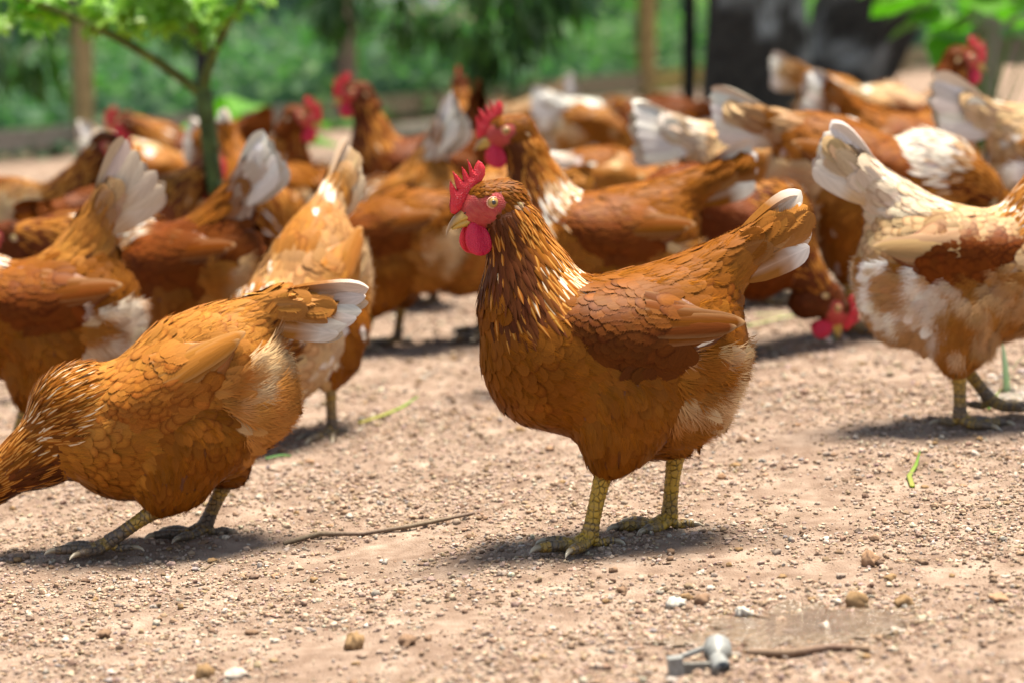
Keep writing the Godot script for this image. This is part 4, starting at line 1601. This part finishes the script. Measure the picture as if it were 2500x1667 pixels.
func low_plant(at: Vector3, n: int, r: float, up: float, lab: String, col: Color, l0: float, l1: float, mesh: Mesh) -> void:
	var root := base("leafy_plant", at)
	tag(root, lab, "plant")
	var sb := MB.new()
	for i in n:
		var a := rf(0, TAU)
		var e := Vector3(cos(a) * r * rf(0.2, 1), up + rf(0.1, 0.9) * r, sin(a) * r * rf(0.2, 1))
		sb.tube([Vector3.ZERO, e * 0.5 + Vector3(0, 0.1 * r, 0), e], [0.004, 0.0035, 0.002], flat_cols(3, Color(0.12, 0.22, 0.04)), 5)
		var l := rf(l0, l1)
		var y := (Vector3(cos(a), rf(-0.3, 0.4), sin(a))).normalized()
		var z := (Vector3.UP + Vector3(rng.randfn(), 0, rng.randfn()) * 0.35)
		z = (z - y * z.dot(y)).normalized()
		var mi := put("leaf", mesh, leaf_tint(i % 3, col), root)
		mi.transform = Transform3D(Basis(y.cross(z) * l, y * l, z * l), e)
	put("stem", sb.mesh(), M.leaf, root)

func leaf_tint(k: int, col: Color) -> StandardMaterial3D:
	var key := "leaf_%d_%s" % [k, col.to_html()]
	if not M.has(key):
		var m: StandardMaterial3D = M.leaf.duplicate()
		m.albedo_color = (col * [0.8, 1.0, 1.25][k]).linear_to_srgb()
		m.albedo_color.a = 1.0
		M[key] = m
	return M[key]

func make_bits() -> void:
	rng.seed = 31
	# sapling-sized leafy plants
	low_plant(on_ground(-0.80, 0.0, -7.6), 16, 0.22, 0.14, "bright green plant growing behind the sapling stem", Color(0.14, 0.34, 0.03), 0.10, 0.17, P.broad)
	low_plant(on_ground(1.44, 0.0, -7.4), 24, 0.24, 0.36, "bright broad leaved plant beside the leaning trunk at the right", Color(0.13, 0.33, 0.03), 0.14, 0.24, P.broad)
	# bench of planks at the right edge
	var bench := base("plank_bench", on_ground(1.86, 0, -8.1))
	tag(bench, "weathered grey plank bench at the right edge behind the hens", "bench")
	for q in [[Vector3(0.25, 0.40, 0), Vector3(1.3, 0.035, 0.16), "seat_plank"], [Vector3(0.25, 0.30, 0.0), Vector3(1.2, 0.09, 0.03), "side_board"], [Vector3(-0.28, 0.19, 0), Vector3(0.06, 0.376, 0.14), "leg"], [Vector3(0.75, 0.19, 0), Vector3(0.06, 0.376, 0.14), "leg"]]:
		var b := MB.new()
		b.box(q[0], q[1], Color(0.36, 0.33, 0.26))
		put(q[2], b.mesh(), M.wood, bench)
	# log lying before the fence
	var lb := MB.new()
	var a0 := on_ground(-0.55, 0.06, -9.9)
	var a1 := on_ground(0.42, 0.07, -10.7)
	lb.tube(limb_pts(a0, a1, 6, 0.01), lerp_rad(7, 0.065, 0.055), flat_cols(7, Color(0.22, 0.21, 0.16)), 12)
	tag(put("fallen_log", lb.mesh(), M.bark, self), "grey green log lying along the foot of the fence", "log")
	# stones
	stone(0.332, -2.272, 0.0108, 5, 5, "tan brown stone at the far edge of the puddle", 0.85)
	stone(0.375, -2.255, 0.0115, 5, 8, "low brown stone right of the puddle", 0.6)
	stone(0.466, -2.255, 0.0095, 4, 12, "small reddish stone at the right of the puddle", 0.55)
	stone(0.161, -2.305, 0.0100, 6, 14, "chalky white stone left of the puddle", 0.6)
	stone(0.186, -2.315, 0.0085, 1, 17, "dark brown stone touching the chalky white one", 0.8)
	stone(0.222, -2.265, 0.0075, 6, 19, "small white stone at the near left rim of the puddle", 0.7)
	stone(-0.150, -2.236, 0.0098, 5, 23, "brown upright stone in the lower middle foreground", 1.0)
	stone(-0.284, -2.17, 0.0095, 5, 26, "tan brown angular stone in the lower left foreground", 0.85)
	stone(-0.252, -2.15, 0.0105, 2, 29, "flat pale stone beside the angular brown one", 0.5)
	stone(0.372, -2.46, 0.0085, 4, 31, "ochre stone standing right of the front hen's shadow", 1.1)
	stone(-0.41, -2.36, 0.0078, 1, 35, "dark purplish stone in the left foreground", 0.7)
	stone(-0.10, -2.23, 0.0090, 1, 38, "dark stone right of the brown upright stone", 0.8)
	# twigs and sticks
	var tw := stick("twig", [[-0.266, -2.752, 0.002], [-0.225, -2.768, 0.003], [-0.175, -2.772, 0.002], [-0.12, -2.774, 0.003], [-0.085, -2.790, 0.003], [-0.045, -2.815, 0.004]], 0.0030, 0.0022, Color(0.24, 0.17, 0.12), "long thin brown twig lying between the two front hens", "twig", M.twig)
	stick("twig", [[-0.347, -2.66], [-0.338, -2.685], [-0.333, -2.70, 0.002]], 0.0014, 0.0012, Color(0.28, 0.20, 0.13), "short twig lying below the pecking hen's foot", "twig", M.twig)
	stick("stick", [[0.215, -2.130, 0.001], [0.25, -2.122, 0.001], [0.29, -2.118, 0.001], [0.322, -2.112]], 0.0042, 0.0030, Color(0.30, 0.20, 0.125), "thick brown stick lying in front of the puddle", "stick", M.twig)
	# grey plastic valve
	valve()
	puddle()
	# green stems
	blade("grass_stem", [on(-0.225, -3.50, 0.004), on(-0.19, -3.53, 0.006), on(-0.165, -3.56, 0.012), on(-0.142, -3.60, 0.02)], 0.0055, Color(0.45, 0.36, 0.06), Color(0.16, 0.36, 0.04), "yellow green leaf strip lying behind the twig")
	blade("grass_stem", [on(-0.34, -3.28, 0.003), on(-0.32, -3.285, 0.004), on(-0.305, -3.28, 0.003)], 0.004, Color(0.14, 0.36, 0.10), Color(0.14, 0.36, 0.10), "short green scrap beside the pecking hen's fluff")
	blade("grass_stem", [on(0.478, -2.83, 0.002), on(0.482, -2.88, 0.004), on(0.50, -2.94, 0.004), on(0.512, -2.98, 0.01)], 0.0035, Color(0.45, 0.42, 0.12), Color(0.14, 0.36, 0.05), "bent green stem lying below the right hen's foot")
	blade("grass_stem", [on(0.706, -3.40, 0.003), on(0.704, -3.41, 0.04), on(0.699, -3.42, 0.085)], 0.0055, Color(0.30, 0.46, 0.24), Color(0.45, 0.55, 0.40), "pale green stem standing by the right edge")
	blade("grass_stem", [on(0.704, -3.40, 0.004), on(0.718, -3.40, 0.045), on(0.75, -3.38, 0.075)], 0.003, Color(0.66, 0.62, 0.52), Color(0.6, 0.55, 0.42), "curved straw coloured stem at the right edge")
	blade("grass_stem", [on(0.655, -3.28, 0.003), on(0.668, -3.31, 0.010), on(0.69, -3.36, 0.014)], 0.0035, Color(0.16, 0.38, 0.05), Color(0.3, 0.3, 0.1), "green shoot beside the right hen's foot")
	blade("grass_stem", [on(0.415, -4.22, 0.004), on(0.48, -4.26, 0.008), on(0.56, -4.30, 0.006)], 0.006, Color(0.50, 0.50, 0.25), Color(0.42, 0.46, 0.18), "pale straw stem lying behind the front hen's tail")
	blade("grass_stem", [on(0.44, -4.34, 0.004), on(0.50, -4.33, 0.006), on(0.57, -4.36, 0.01)], 0.005, Color(0.46, 0.46, 0.22), Color(0.40, 0.46, 0.18), "second straw stem crossing behind the front hen's tail")
	blade("grass_stem", [on(0.52, -3.98, 0.003), on(0.535, -4.0, 0.006), on(0.55, -4.0, 0.003)], 0.005, Color(0.12, 0.36, 0.08), Color(0.16, 0.36, 0.08), "short green leaf scrap near the right hen's breast shadow")

func valve() -> void:
	var root := base("plastic_valve", on_ground(0.179, -0.005, -2.080))
	tag(root, "grey plastic hose valve half buried in front of the puddle", "valve")
	var g := Color(0.27, 0.28, 0.28)
	var d := Color(0.06, 0.06, 0.06)
	var b := MB.new()
	b.tube([Vector3(0.004, 0.012, -0.010), Vector3(0.0045, 0.012, 0.004), Vector3(0.0048, 0.0118, 0.0045), Vector3(0.0055, 0.0115, 0.014), Vector3(0.0058, 0.0113, 0.0148)], [0.0078, 0.0080, 0.0086, 0.0082, 0.0074], [g, g, g, g, g], 24)
	put("spout", b.mesh(), M.plastic, root)
	b = MB.new()
	b.tube([Vector3(0.0058, 0.0113, 0.0149), Vector3(0.0058, 0.0112, 0.0156)], [0.0050, 0.0050], [d, d], 18)
	put("bore", b.mesh(), M.plastic, root)
	b = MB.new()
	b.box(Vector3(-0.016, 0.0085, 0.002), Vector3(0.030, 0.009, 0.006), Color(0.20, 0.20, 0.19), Basis(Vector3.UP, 0.12))
	put("arm", b.mesh(), M.plastic, root)
	b = MB.new()
	b.box(Vector3(-0.0345, 0.0110, 0.0045), Vector3(0.013, 0.016, 0.012), g, Basis(Vector3.UP, 0.12) * Basis(Vector3(0, 0, 1), 0.1))
	put("end_block", b.mesh(), M.plastic, root)
	b = MB.new()
	b.tube([Vector3(0.005, 0.010, -0.020), Vector3(0.0055, 0.013, -0.027), Vector3(0.0056, 0.0134, -0.028), Vector3(0.006, 0.0165, -0.036), Vector3(0.0062, 0.018, -0.0395), Vector3(0.0063, 0.0185, -0.041)], [0.0075, 0.0105, 0.0128, 0.0128, 0.0118, 0.0095], [d, g, g, g, g, g], 26)
	put("cap", b.mesh(), M.plastic, root)
	b = MB.new()
	b.box(Vector3(-0.018, 0.013, -0.030), Vector3(0.036, 0.0035, 0.006), g, Basis(Vector3(0, 0, 1), 0.28) * Basis(Vector3.UP, 0.3))
	put("lever", b.mesh(), M.plastic, root)

func sheet_disc(cx: float, cz: float, rx: float, rz: float, up: float, follow: bool, wob: float, sd_: float) -> ArrayMesh:
	var b := MB.new()
	var rows := []
	var cols := []
	for r in 15:
		var row := []
		var cr := []
		for k in 56:
			var a := TAU * k / 56.0
			var m := 1.0 + wob * noise.get_noise_2d(cos(a) * 160 + sd_, sin(a) * 160 + 300) + wob * 0.6 * noise.get_noise_2d(cos(a) * 500 + sd_, sin(a) * 500)
			var rr := r / 14.0 * m
			var x := cx + cos(a) * rx * rr
			var z := cz + sin(a) * rz * rr
			var y := ground_y(x, z) + up if follow else 0.55 * tanh(x / 8.0) + ground_y(cx, cz) - 0.55 * tanh(cx / 8.0) + up
			row.append(Vector3(x, y, z))
			cr.append(Color(0.21, 0.15, 0.105))
		rows.append(row)
		cols.append(cr)
	b.grid(rows, cols, Vector3.INF, Vector3.UP, true)
	return b.mesh()

func puddle() -> void:
	rng.seed = 8
	var cx := 0.272
	var cz := -2.215
	put("wet_mud", sheet_disc(cx, cz, 0.112, 0.066, 0.0022, true, 0.7, 0.0), M.mud, self).set_meta("kind", "structure")
	put("puddle_water", sheet_disc(cx + 0.01, cz, 0.075, 0.040, 0.0042, false, 0.8, 90.0), M.water, self).set_meta("kind", "structure")
	put("wet_mud", sheet_disc(0.722, -3.37, 0.045, 0.07, 0.0014, true, 0.7, 40.0), M.mud, self).set_meta("kind", "structure")
	# wet grit that glitters in and round the water
	var where := []
	var tint := PackedColorArray()
	for i in 2600:
		var a := rf(0, TAU)
		var rr := sqrt(rng.randf()) * 1.25
		var x := cx + cos(a) * 0.105 * rr
		var z := cz + sin(a) * 0.065 * rr
		var r := rf(0.0007, 0.0016)
		where.append(Transform3D(Basis.from_euler(Vector3(rf(-1, 1), rf(0, TAU), rf(-1, 1))).scaled(Vector3.ONE * r), Vector3(x, ground_y(x, z) + 0.001, z)))
		tint.append(vary(Color(0.30, 0.20, 0.13), 0.2))
	var w := scatter("wet_grit", rock_mesh(9, 0.5, 0.8, 1), M.wet, where, tint, self)
	tag(w, "wet glistening grit in and around the puddle", "grit")
	# a second wet spot at the right edge
	where = []
	tint = PackedColorArray()
	for i in 900:
		var x := 0.715 + rng.randfn() * 0.03
		var z := -3.36 + rng.randfn() * 0.05
		var r := rf(0.001, 0.003)
		where.append(Transform3D(Basis.from_euler(Vector3(rf(-1, 1), rf(0, TAU), rf(-1, 1))).scaled(Vector3.ONE * r), Vector3(x, ground_y(x, z) + 0.001, z)))
		tint.append(vary(Color(0.28, 0.24, 0.20), 0.2))
	tag(scatter("wet_grit", rock_mesh(9, 0.5, 0.8, 1), M.wet, where, tint, self), "grey wet grit beside the right hen's foot", "grit")

# ---------------------------------------------------------------- the flock
func flock() -> void:
	var pale := {"breast": C_BUFF, "back": C_CREAM, "saddle": C_CREAM, "wing": C_DEEP, "sec": C_BUFF, "fluff": C_CREAM, "fluff2": C_WHITE, "thigh": C_BUFF, "tail": C_CREAM, "white": 0.10, "edge": 0.6}
	var buff := {"breast": C_BUFF, "back": C_BUFF, "saddle": C_BUFF, "wing": C_RUST, "sec": C_BUFF, "tail": C_CREAM, "edge": 0.35, "white": 0.05}
	var rusty := {"tail": C_BUFF, "white": 0.03}
	var deep := {"breast": C_DEEP, "back": C_DEEP, "saddle": C_DEEP, "wing": C_MAHOG, "sec": C_DEEP, "hack_top": C_MAHOG, "tail": C_DEEP, "tip": C_DEEP, "fluff": C_DEEP, "fluff2": C_RUST, "thigh": C_DEEP, "streak": 0.05}
	var sand := {"breast": C_BUFF, "back": C_BUFF, "saddle": C_CREAM, "tail": C_CREAM, "white": 0.12, "wing": C_RUST}
	var H := [
		{"seed": 1, "at": Vector2(0.109, -2.645), "yaw": 187, "pose": "alert", "tail": 37, "spread": 0.55, "tip_from": 0.7, "tail_len": 0.1, "yellow": 1.15, "white_secondary": 6, "head_turn": 14,
			"legs": [[Vector3(0.010, 0.090, -0.040), Vector3(0.030, 0, -0.050), 0.35], [Vector3(-0.082, 0.094, 0.030), Vector3(-0.074, 0, 0.032), 0.12]],
			"col": {"streak": 0.34, "cape": 0.12, "edge": 0.12, "wing": Color(0.105, 0.029, 0.004), "sec": Color(0.16, 0.05, 0.006), "tail": C_BUFF, "fluff": C_RUST.lerp(C_BUFF, 0.5), "fluff2": C_CREAM}, "label": "large rusty brown hen standing sharp in the middle with head raised"},
		{"seed": 2, "nod": 30, "neck_add": Vector3(0.080, 0.000, 0), "at": Vector2(-0.402, -2.79), "tail_bend": -34, "tip_from": 0.62, "slim": Vector3(1.0, 0.90, 0.95), "yaw": 184, "pose": "peck", "pitch": 33, "hip": Vector2(0.0, -0.012), "tail": 2, "spread": 0.5, "tail_len": 0.125, "yellow": 0.45,
			"legs": [[Vector3(0.010, 0.055, -0.042), Vector3(0.068, 0, -0.050), 0.2], [Vector3(-0.068, 0.080, 0.032), Vector3(-0.038, 0, 0.034), 0.3]],
			"col": {"breast": Color(0.2984, 0.1118, 0.01502), "back": Color(0.3561, 0.1473, 0.02772), "saddle": Color(0.3561, 0.1473, 0.02772), "wing": Color(0.2888, 0.1016, 0.01502), "sec": C_BUFF, "streak": 0.14, "cape": 0.0, "edge": 0.5, "tail": C_BUFF, "fluff": Color(0.4042, 0.1728, 0.04043), "fluff2": C_CREAM}, "label": "golden brown hen bending to peck with its head past the left edge"},
		{"seed": 3, "at": Vector2(0.612, -3.20), "fluffy": 1, "slim": Vector3(1.0, 0.97, 0.95), "yaw": -3, "pose": "alert", "tail": 46, "spread": 0.6, "tip_from": 0.25, "yellow": 0.7,
			"legs": [[Vector3(-0.012, 0.082, -0.036), Vector3(0.034, 0.012, -0.030), 0.0], [Vector3(-0.020, 0.082, 0.040), Vector3(-0.016, 0, 0.045), 0.0]],
			"col": pale.merged({"wing": C_DEEP, "sec": C_CREAM, "breast": C_BUFF, "thigh": C_BUFF, "fluff": C_BUFF.lerp(C_CREAM, 0.5), "back": C_CREAM, "saddle": C_CREAM.lerp(C_WHITE, 0.4), "white": 0.04, "edge": 0.8}, true), "label": "pale buff and white hen cut by the right edge with fluffy rear"},
		{"seed": 4, "at": Vector2(-0.305, -3.447), "slim": Vector3(1.0, 1.0, 0.86), "yaw": 243, "pose": "peck", "pitch": 40, "hip": Vector2(0.0, -0.005), "tail": 12, "spread": 0.6, "tip_from": 0.4, "yellow": 0.6, "lod": 1.15,
			"legs": [[Vector3(-0.02, 0.085, -0.045), Vector3(-0.015, 0, -0.05), 0.0], [Vector3(0.01, 0.085, 0.045), Vector3(0.02, 0, 0.05), 0.0]],
			"col": buff.merged({"tip": C_CREAM.lerp(C_WHITE, 0.3), "back": C_BUFF.lerp(C_CREAM, 0.35), "breast": C_CREAM, "wing": C_BUFF, "fluff": C_BUFF}, true), "label": "buff hen bending forward with pointed tail raised behind the pecking hen"},
		{"seed": 5, "at": Vector2(-0.684, -3.443), "sc": 0.97, "yaw": 183, "pose": "fwd", "tail": 60, "spread": 1.2, "tip_from": 0.3, "lod": 1.2, "pitch": 6, "tail_len": 0.125,
			"col": {"wing": C_DEEP, "back": C_RUST, "saddle": C_BUFF, "breast": C_RUST, "tail": C_CREAM, "tip": C_CREAM.lerp(C_WHITE, 0.45), "fluff": C_BUFF, "fluff2": C_CREAM.lerp(C_WHITE, 0.5)}, "label": "rust winged hen at the left edge with upright cream tail"},
		{"seed": 6, "at": Vector2(-0.527, -3.848), "yaw": 158, "pose": "peck", "pitch": 8, "tail": 50, "spread": 0.7, "tip_from": 0.0, "lod": 1.3,
			"col": {"back": C_DEEP, "breast": C_DEEP, "wing": C_DEEP, "tail": C_WHITE, "saddle": C_RUST, "sec": C_DEEP}, "label": "deep red brown hen with pure white upright tail before the sapling"},
		{"seed": 7, "at": Vector2(0.135, -3.734), "yaw": 184, "pose": "alert", "tail": 30, "spread": 0.6, "tip_from": 0.5, "lod": 1.15, "head_turn": 5, "neck_add": Vector3(0.004, 0.012, 0),
			"col": {"streak": 0.7, "cape": 0.45, "breast": C_RUST.lerp(C_BUFF, 0.3), "wing": C_DEEP, "fluff2": C_CREAM}, "label": "orange brown hen with raised red comb right behind the sharp hen"},
		{"seed": 8, "at": Vector2(-0.046, -4.358), "yaw": 212, "pose": "low", "pitch": 24, "hip": Vector2(0, -0.01), "tail": -15, "lod": 1.2,
			"col": buff.merged({"hack_top": C_DEEP, "hack_front": C_MAHOG, "streak": 0.03, "tip": C_BUFF, "tail": C_BUFF, "white": 0.0, "back": C_BUFF.lerp(C_CREAM, 0.3)}, true), "label": "buff hen with dark red neck pecking left of the sharp hen"},
		{"seed": 9, "at": Vector2(-0.206, -4.912), "yaw": 132, "pose": "peck", "pitch": 26, "tail": 34, "tip_from": 0.1, "spread": 1.0, "lod": 1.5, "tail_len": 0.12,
			"col": buff.merged({"tail": C_WHITE}, true), "label": "buff hen seen from behind with broad white tail above the pecking dark necked hen"},
		{"seed": 10, "at": Vector2(0.597, -4.061), "yaw": -6, "pose": "low", "pitch": 15, "hip": Vector2(0, 0.025), "tail": 8, "tip_from": 0.3, "spread": 0.7, "lod": 1.25, "sc": 1.1, "tail_len": 0.12,
			"col": {"back": C_RUST, "breast": C_BUFF, "saddle": C_RUST, "wing": C_DEEP, "streak": 0.9, "cape": 0.95, "fluff": C_CREAM, "white": 0.06, "tail": C_CREAM}, "label": "brown backed hen with white cape and white tail sloping down to the right"},
		{"seed": 11, "at": Vector2(0.826, -5.073), "yaw": 12, "pose": "tall", "tail": 40, "lod": 1.5, "sc": 1.06,
			"col": {"hack_top": C_DEEP, "hack_front": C_MAHOG, "streak": 0.1}, "label": "dark red hen holding its head highest at the upper right"},
		{"seed": 12, "at": Vector2(0.990, -4.267), "yaw": 12, "pose": "fwd", "tail": 20, "spread": 0.8, "tip_from": 0.15, "lod": 1.3, "sc": 1.08, "pitch": 4, "tail_len": 0.125,
			"col": pale, "label": "white tailed hen cut by the right edge above the pale hen"},
		{"seed": 13, "at": Vector2(0.340, -3.938), "yaw": -2, "pose": "peck", "pitch": 18, "tail": -22, "lod": 1.3,
			"col": deep, "label": "dark mahogany hen pecking behind the sharp hen's tail"},
		{"seed": 14, "at": Vector2(0.467, -4.565), "yaw": 26, "pose": "low", "tail": 16, "spread": 1.1, "tip_from": 0.1, "lod": 1.4, "sc": 1.08, "tail_len": 0.12, "pitch": 6,
			"col": pale.merged({"wing": C_BUFF, "tail": C_WHITE}, true), "label": "pale hen with wide white tail left of the brown backed white caped hen"},
		{"seed": 15, "at": Vector2(0.244, -4.916), "yaw": 6, "pose": "peck", "pitch": 12, "tail": -2, "tip_from": 0.2, "lod": 1.4,
			"col": {"white": 0.12, "tail": C_WHITE, "back": C_RUST, "wing": C_BUFF}, "label": "rusty hen with drooping white tail beyond the orange hen's back"},
		{"seed": 16, "at": Vector2(0.282, -6.987), "yaw": -8, "pose": "peck", "pitch": 18, "tail": 8, "tip_from": 0.1, "lod": 1.8,
			"col": sand.merged({"tail": C_WHITE, "saddle": C_WHITE}, true), "label": "small distant hen with white tail raised in front of the log"},
		{"seed": 17, "at": Vector2(0.383, -6.988), "yaw": 172, "pose": "peck", "pitch": 12, "tail": -4, "tip_from": 0.2, "lod": 1.8,
			"col": deep.merged({"tip": C_WHITE}, true), "label": "small distant brown hen with its tail towards the black pole"},
		{"seed": 18, "at": Vector2(0.918, -6.488), "yaw": -4, "pose": "peck", "pitch": 14, "tail": 18, "tip_from": 0.7, "lod": 1.8, "sc": 1.05,
			"col": buff, "label": "distant buff hen whose tail shows before the big trunk"},
		{"seed": 19, "at": Vector2(1.042, -6.388), "yaw": -4, "pose": "peck", "pitch": 12, "tail": 6, "tip_from": 0.2, "lod": 1.8,
			"col": pale, "label": "distant white rumped hen before the leaning trunk"},
		{"seed": 20, "at": Vector2(-0.943, -4.753), "yaw": -14, "pose": "fwd", "tail": 20, "lod": 1.35, "neck_add": Vector3(-0.03, 0.045, 0), "head_turn": -10,
			"col": {"hack_top": C_MAHOG, "hack_front": C_DARK, "streak": 0.0, "wing": C_CREAM, "sec": C_CREAM, "back": C_BUFF}, "label": "dark headed hen with cream wing looking right at the left side"},
		{"seed": 21, "at": Vector2(-1.080, -5.055), "yaw": 176, "pose": "peck", "pitch": 6, "tail": -8, "lod": 1.7,
			"col": pale.merged({"wing": C_CREAM}, true), "label": "cream coloured hen cut by the left edge in the distance"},
		{"seed": 22, "at": Vector2(-0.855, -5.966), "yaw": 30, "pose": "peck", "pitch": 14, "tail": 16, "tip_from": 0.3, "lod": 1.6, "sc": 1.05,
			"col": sand, "label": "sandy hen with cream tail pointing left beside the sapling"},
		{"seed": 23, "at": Vector2(-0.928, -6.975), "yaw": 186, "pose": "fwd", "tail": 28, "lod": 1.8,
			"col": deep, "label": "farthest dark hen with head up left of the sapling"},
		{"seed": 24, "at": Vector2(-0.571, -5.464), "yaw": -38, "pose": "alert", "tail": 28, "lod": 1.5, "head_turn": 30,
			"col": {"streak": 0.1, "hack_top": C_DEEP, "hack_front": C_DEEP}, "label": "rusty hen looking right with head up just right of the sapling"},
		{"seed": 25, "at": Vector2(-0.520, -4.87), "yaw": 300, "pose": "peck", "pitch": 24, "tail": 28, "lod": 1.4,
			"col": {"hack_top": C_DEEP, "hack_front": C_DARK, "streak": 0.05}, "label": "hen facing the viewer with lowered red face behind the sapling foot"},
		{"seed": 26, "at": Vector2(-0.228, -5.568), "yaw": 186, "pose": "alert", "tail": 20, "lod": 1.5, "neck_add": Vector3(0, 0.02, 0),
			"col": deep.merged({"breast": C_DEEP}, true), "label": "dark brown hen facing left with raised comb beyond the pointed tail"},
		{"seed": 27, "at": Vector2(-0.446, -5.162), "yaw": 75, "pose": "peck", "pitch": 15, "tail": -6, "lod": 1.5,
			"col": {"tip": C_RUST, "tail": C_RUST}, "label": "orange hen seen from behind right of the sapling"},
		{"seed": 28, "at": Vector2(-0.229, -4.255), "yaw": 170, "pose": "peck", "pitch": 12, "tail": 0, "lod": 1.4, "sc": 0.95,
			"col": {"tip": C_WHITE, "fluff": C_BUFF}, "label": "orange hen half hidden behind the buff hen's pointed tail"},
		{"seed": 29, "at": Vector2(-0.115, -6.2), "yaw": 100, "pose": "alert", "tail": 40, "lod": 1.7,
			"col": deep, "label": "distant dark brown hen beside the broad white tail"},
		{"seed": 30, "at": Vector2(0.033, -7.591), "yaw": 140, "pose": "peck", "pitch": 15, "tail": 22, "tip_from": 0.1, "lod": 1.8,
			"col": pale, "label": "most distant hen showing a white tail above the red comb"},
		{"seed": 31, "at": Vector2(-0.658, -4.049), "yaw": 188, "pose": "fwd", "tail": -4, "lod": 1.35, "neck_add": Vector3(0.01, -0.045, 0), "sc": 0.95,
			"col": deep, "label": "dark brown hen with red comb showing over the rust winged hen's back"},
		{"seed": 32, "at": Vector2(-0.734, -4.604), "yaw": 48, "pose": "fwd", "pitch": 4, "tail": 0, "lod": 1.5,
			"col": deep, "label": "mahogany hen with dull red face between the cream and white upright tails"},
	]
	for s in H:
		if only.is_empty() or s.seed in only: hen(s)

var only := []

func _ready() -> void:
	noise.seed = 4
	noise.frequency = 0.01
	noise.fractal_octaves = 2
	# camera: 85 mm at f/4, focused on the nearest standing hen
	var cam := Camera3D.new()
	cam.name = "camera"
	add_child(cam)
	cam.position = Vector3(0, 0.603, 0)
	cam.rotation.x = -atan(784.0 / 5553.0)
	cam.fov = 16.07
	cam.near = 0.05
	cam.far = 2000.0
	var at := CameraAttributesPhysical.new()
	at.frustum_focal_length = 85.0
	at.frustum_focus_distance = 2.665
	at.frustum_near = 0.05
	at.frustum_far = 2000.0
	at.exposure_aperture = 4.0
	cam.attributes = at
	cam.current = true
	# sky, sun, exposure
	var env := Environment.new()
	env.background_mode = Environment.BG_SKY
	var sky := Sky.new()
	var sm := ProceduralSkyMaterial.new()
	sm.sky_top_color = Color(0.62, 0.70, 0.80)
	sm.sky_horizon_color = Color(0.86, 0.89, 0.91)
	sm.sky_curve = 0.2
	sm.ground_bottom_color = Color(0.35, 0.28, 0.2)
	sm.ground_horizon_color = Color(0.6, 0.6, 0.55)
	sm.sun_angle_max = 1.0
	sky.sky_material = sm
	env.sky = sky
	env.background_energy_multiplier = 0.45
	env.tonemap_mode = Environment.TONE_MAPPER_LINEAR
	env.tonemap_exposure = 2.85
	env.sdfgi_enabled = true
	env.ssao_enabled = true
	env.ssil_enabled = true
	var we := WorldEnvironment.new()
	we.name = "world"
	we.environment = env
	add_child(we)
	var sun := DirectionalLight3D.new()
	sun.name = "sun"
	add_child(sun)
	sun.look_at_from_position(Vector3(0.13, 1.0, -0.16), Vector3.ZERO)
	sun.light_energy = 1.6
	sun.light_color = Color(1.0, 0.96, 0.89)
	sun.light_angular_distance = 20.0
	sun.shadow_enabled = true
	make_materials()
	make_protos()
	make_head_meshes()
	print("protos ", Time.get_ticks_msec())
	make_ground()
	print("ground ", Time.get_ticks_msec())
	make_backdrop()
	make_trees_in_yard()
	sapling()
	print("green ", Time.get_ticks_msec())
	flock()
	print("flock ", Time.get_ticks_msec())
	make_pebbles()
	make_bits()
	print("done ", Time.get_ticks_msec())
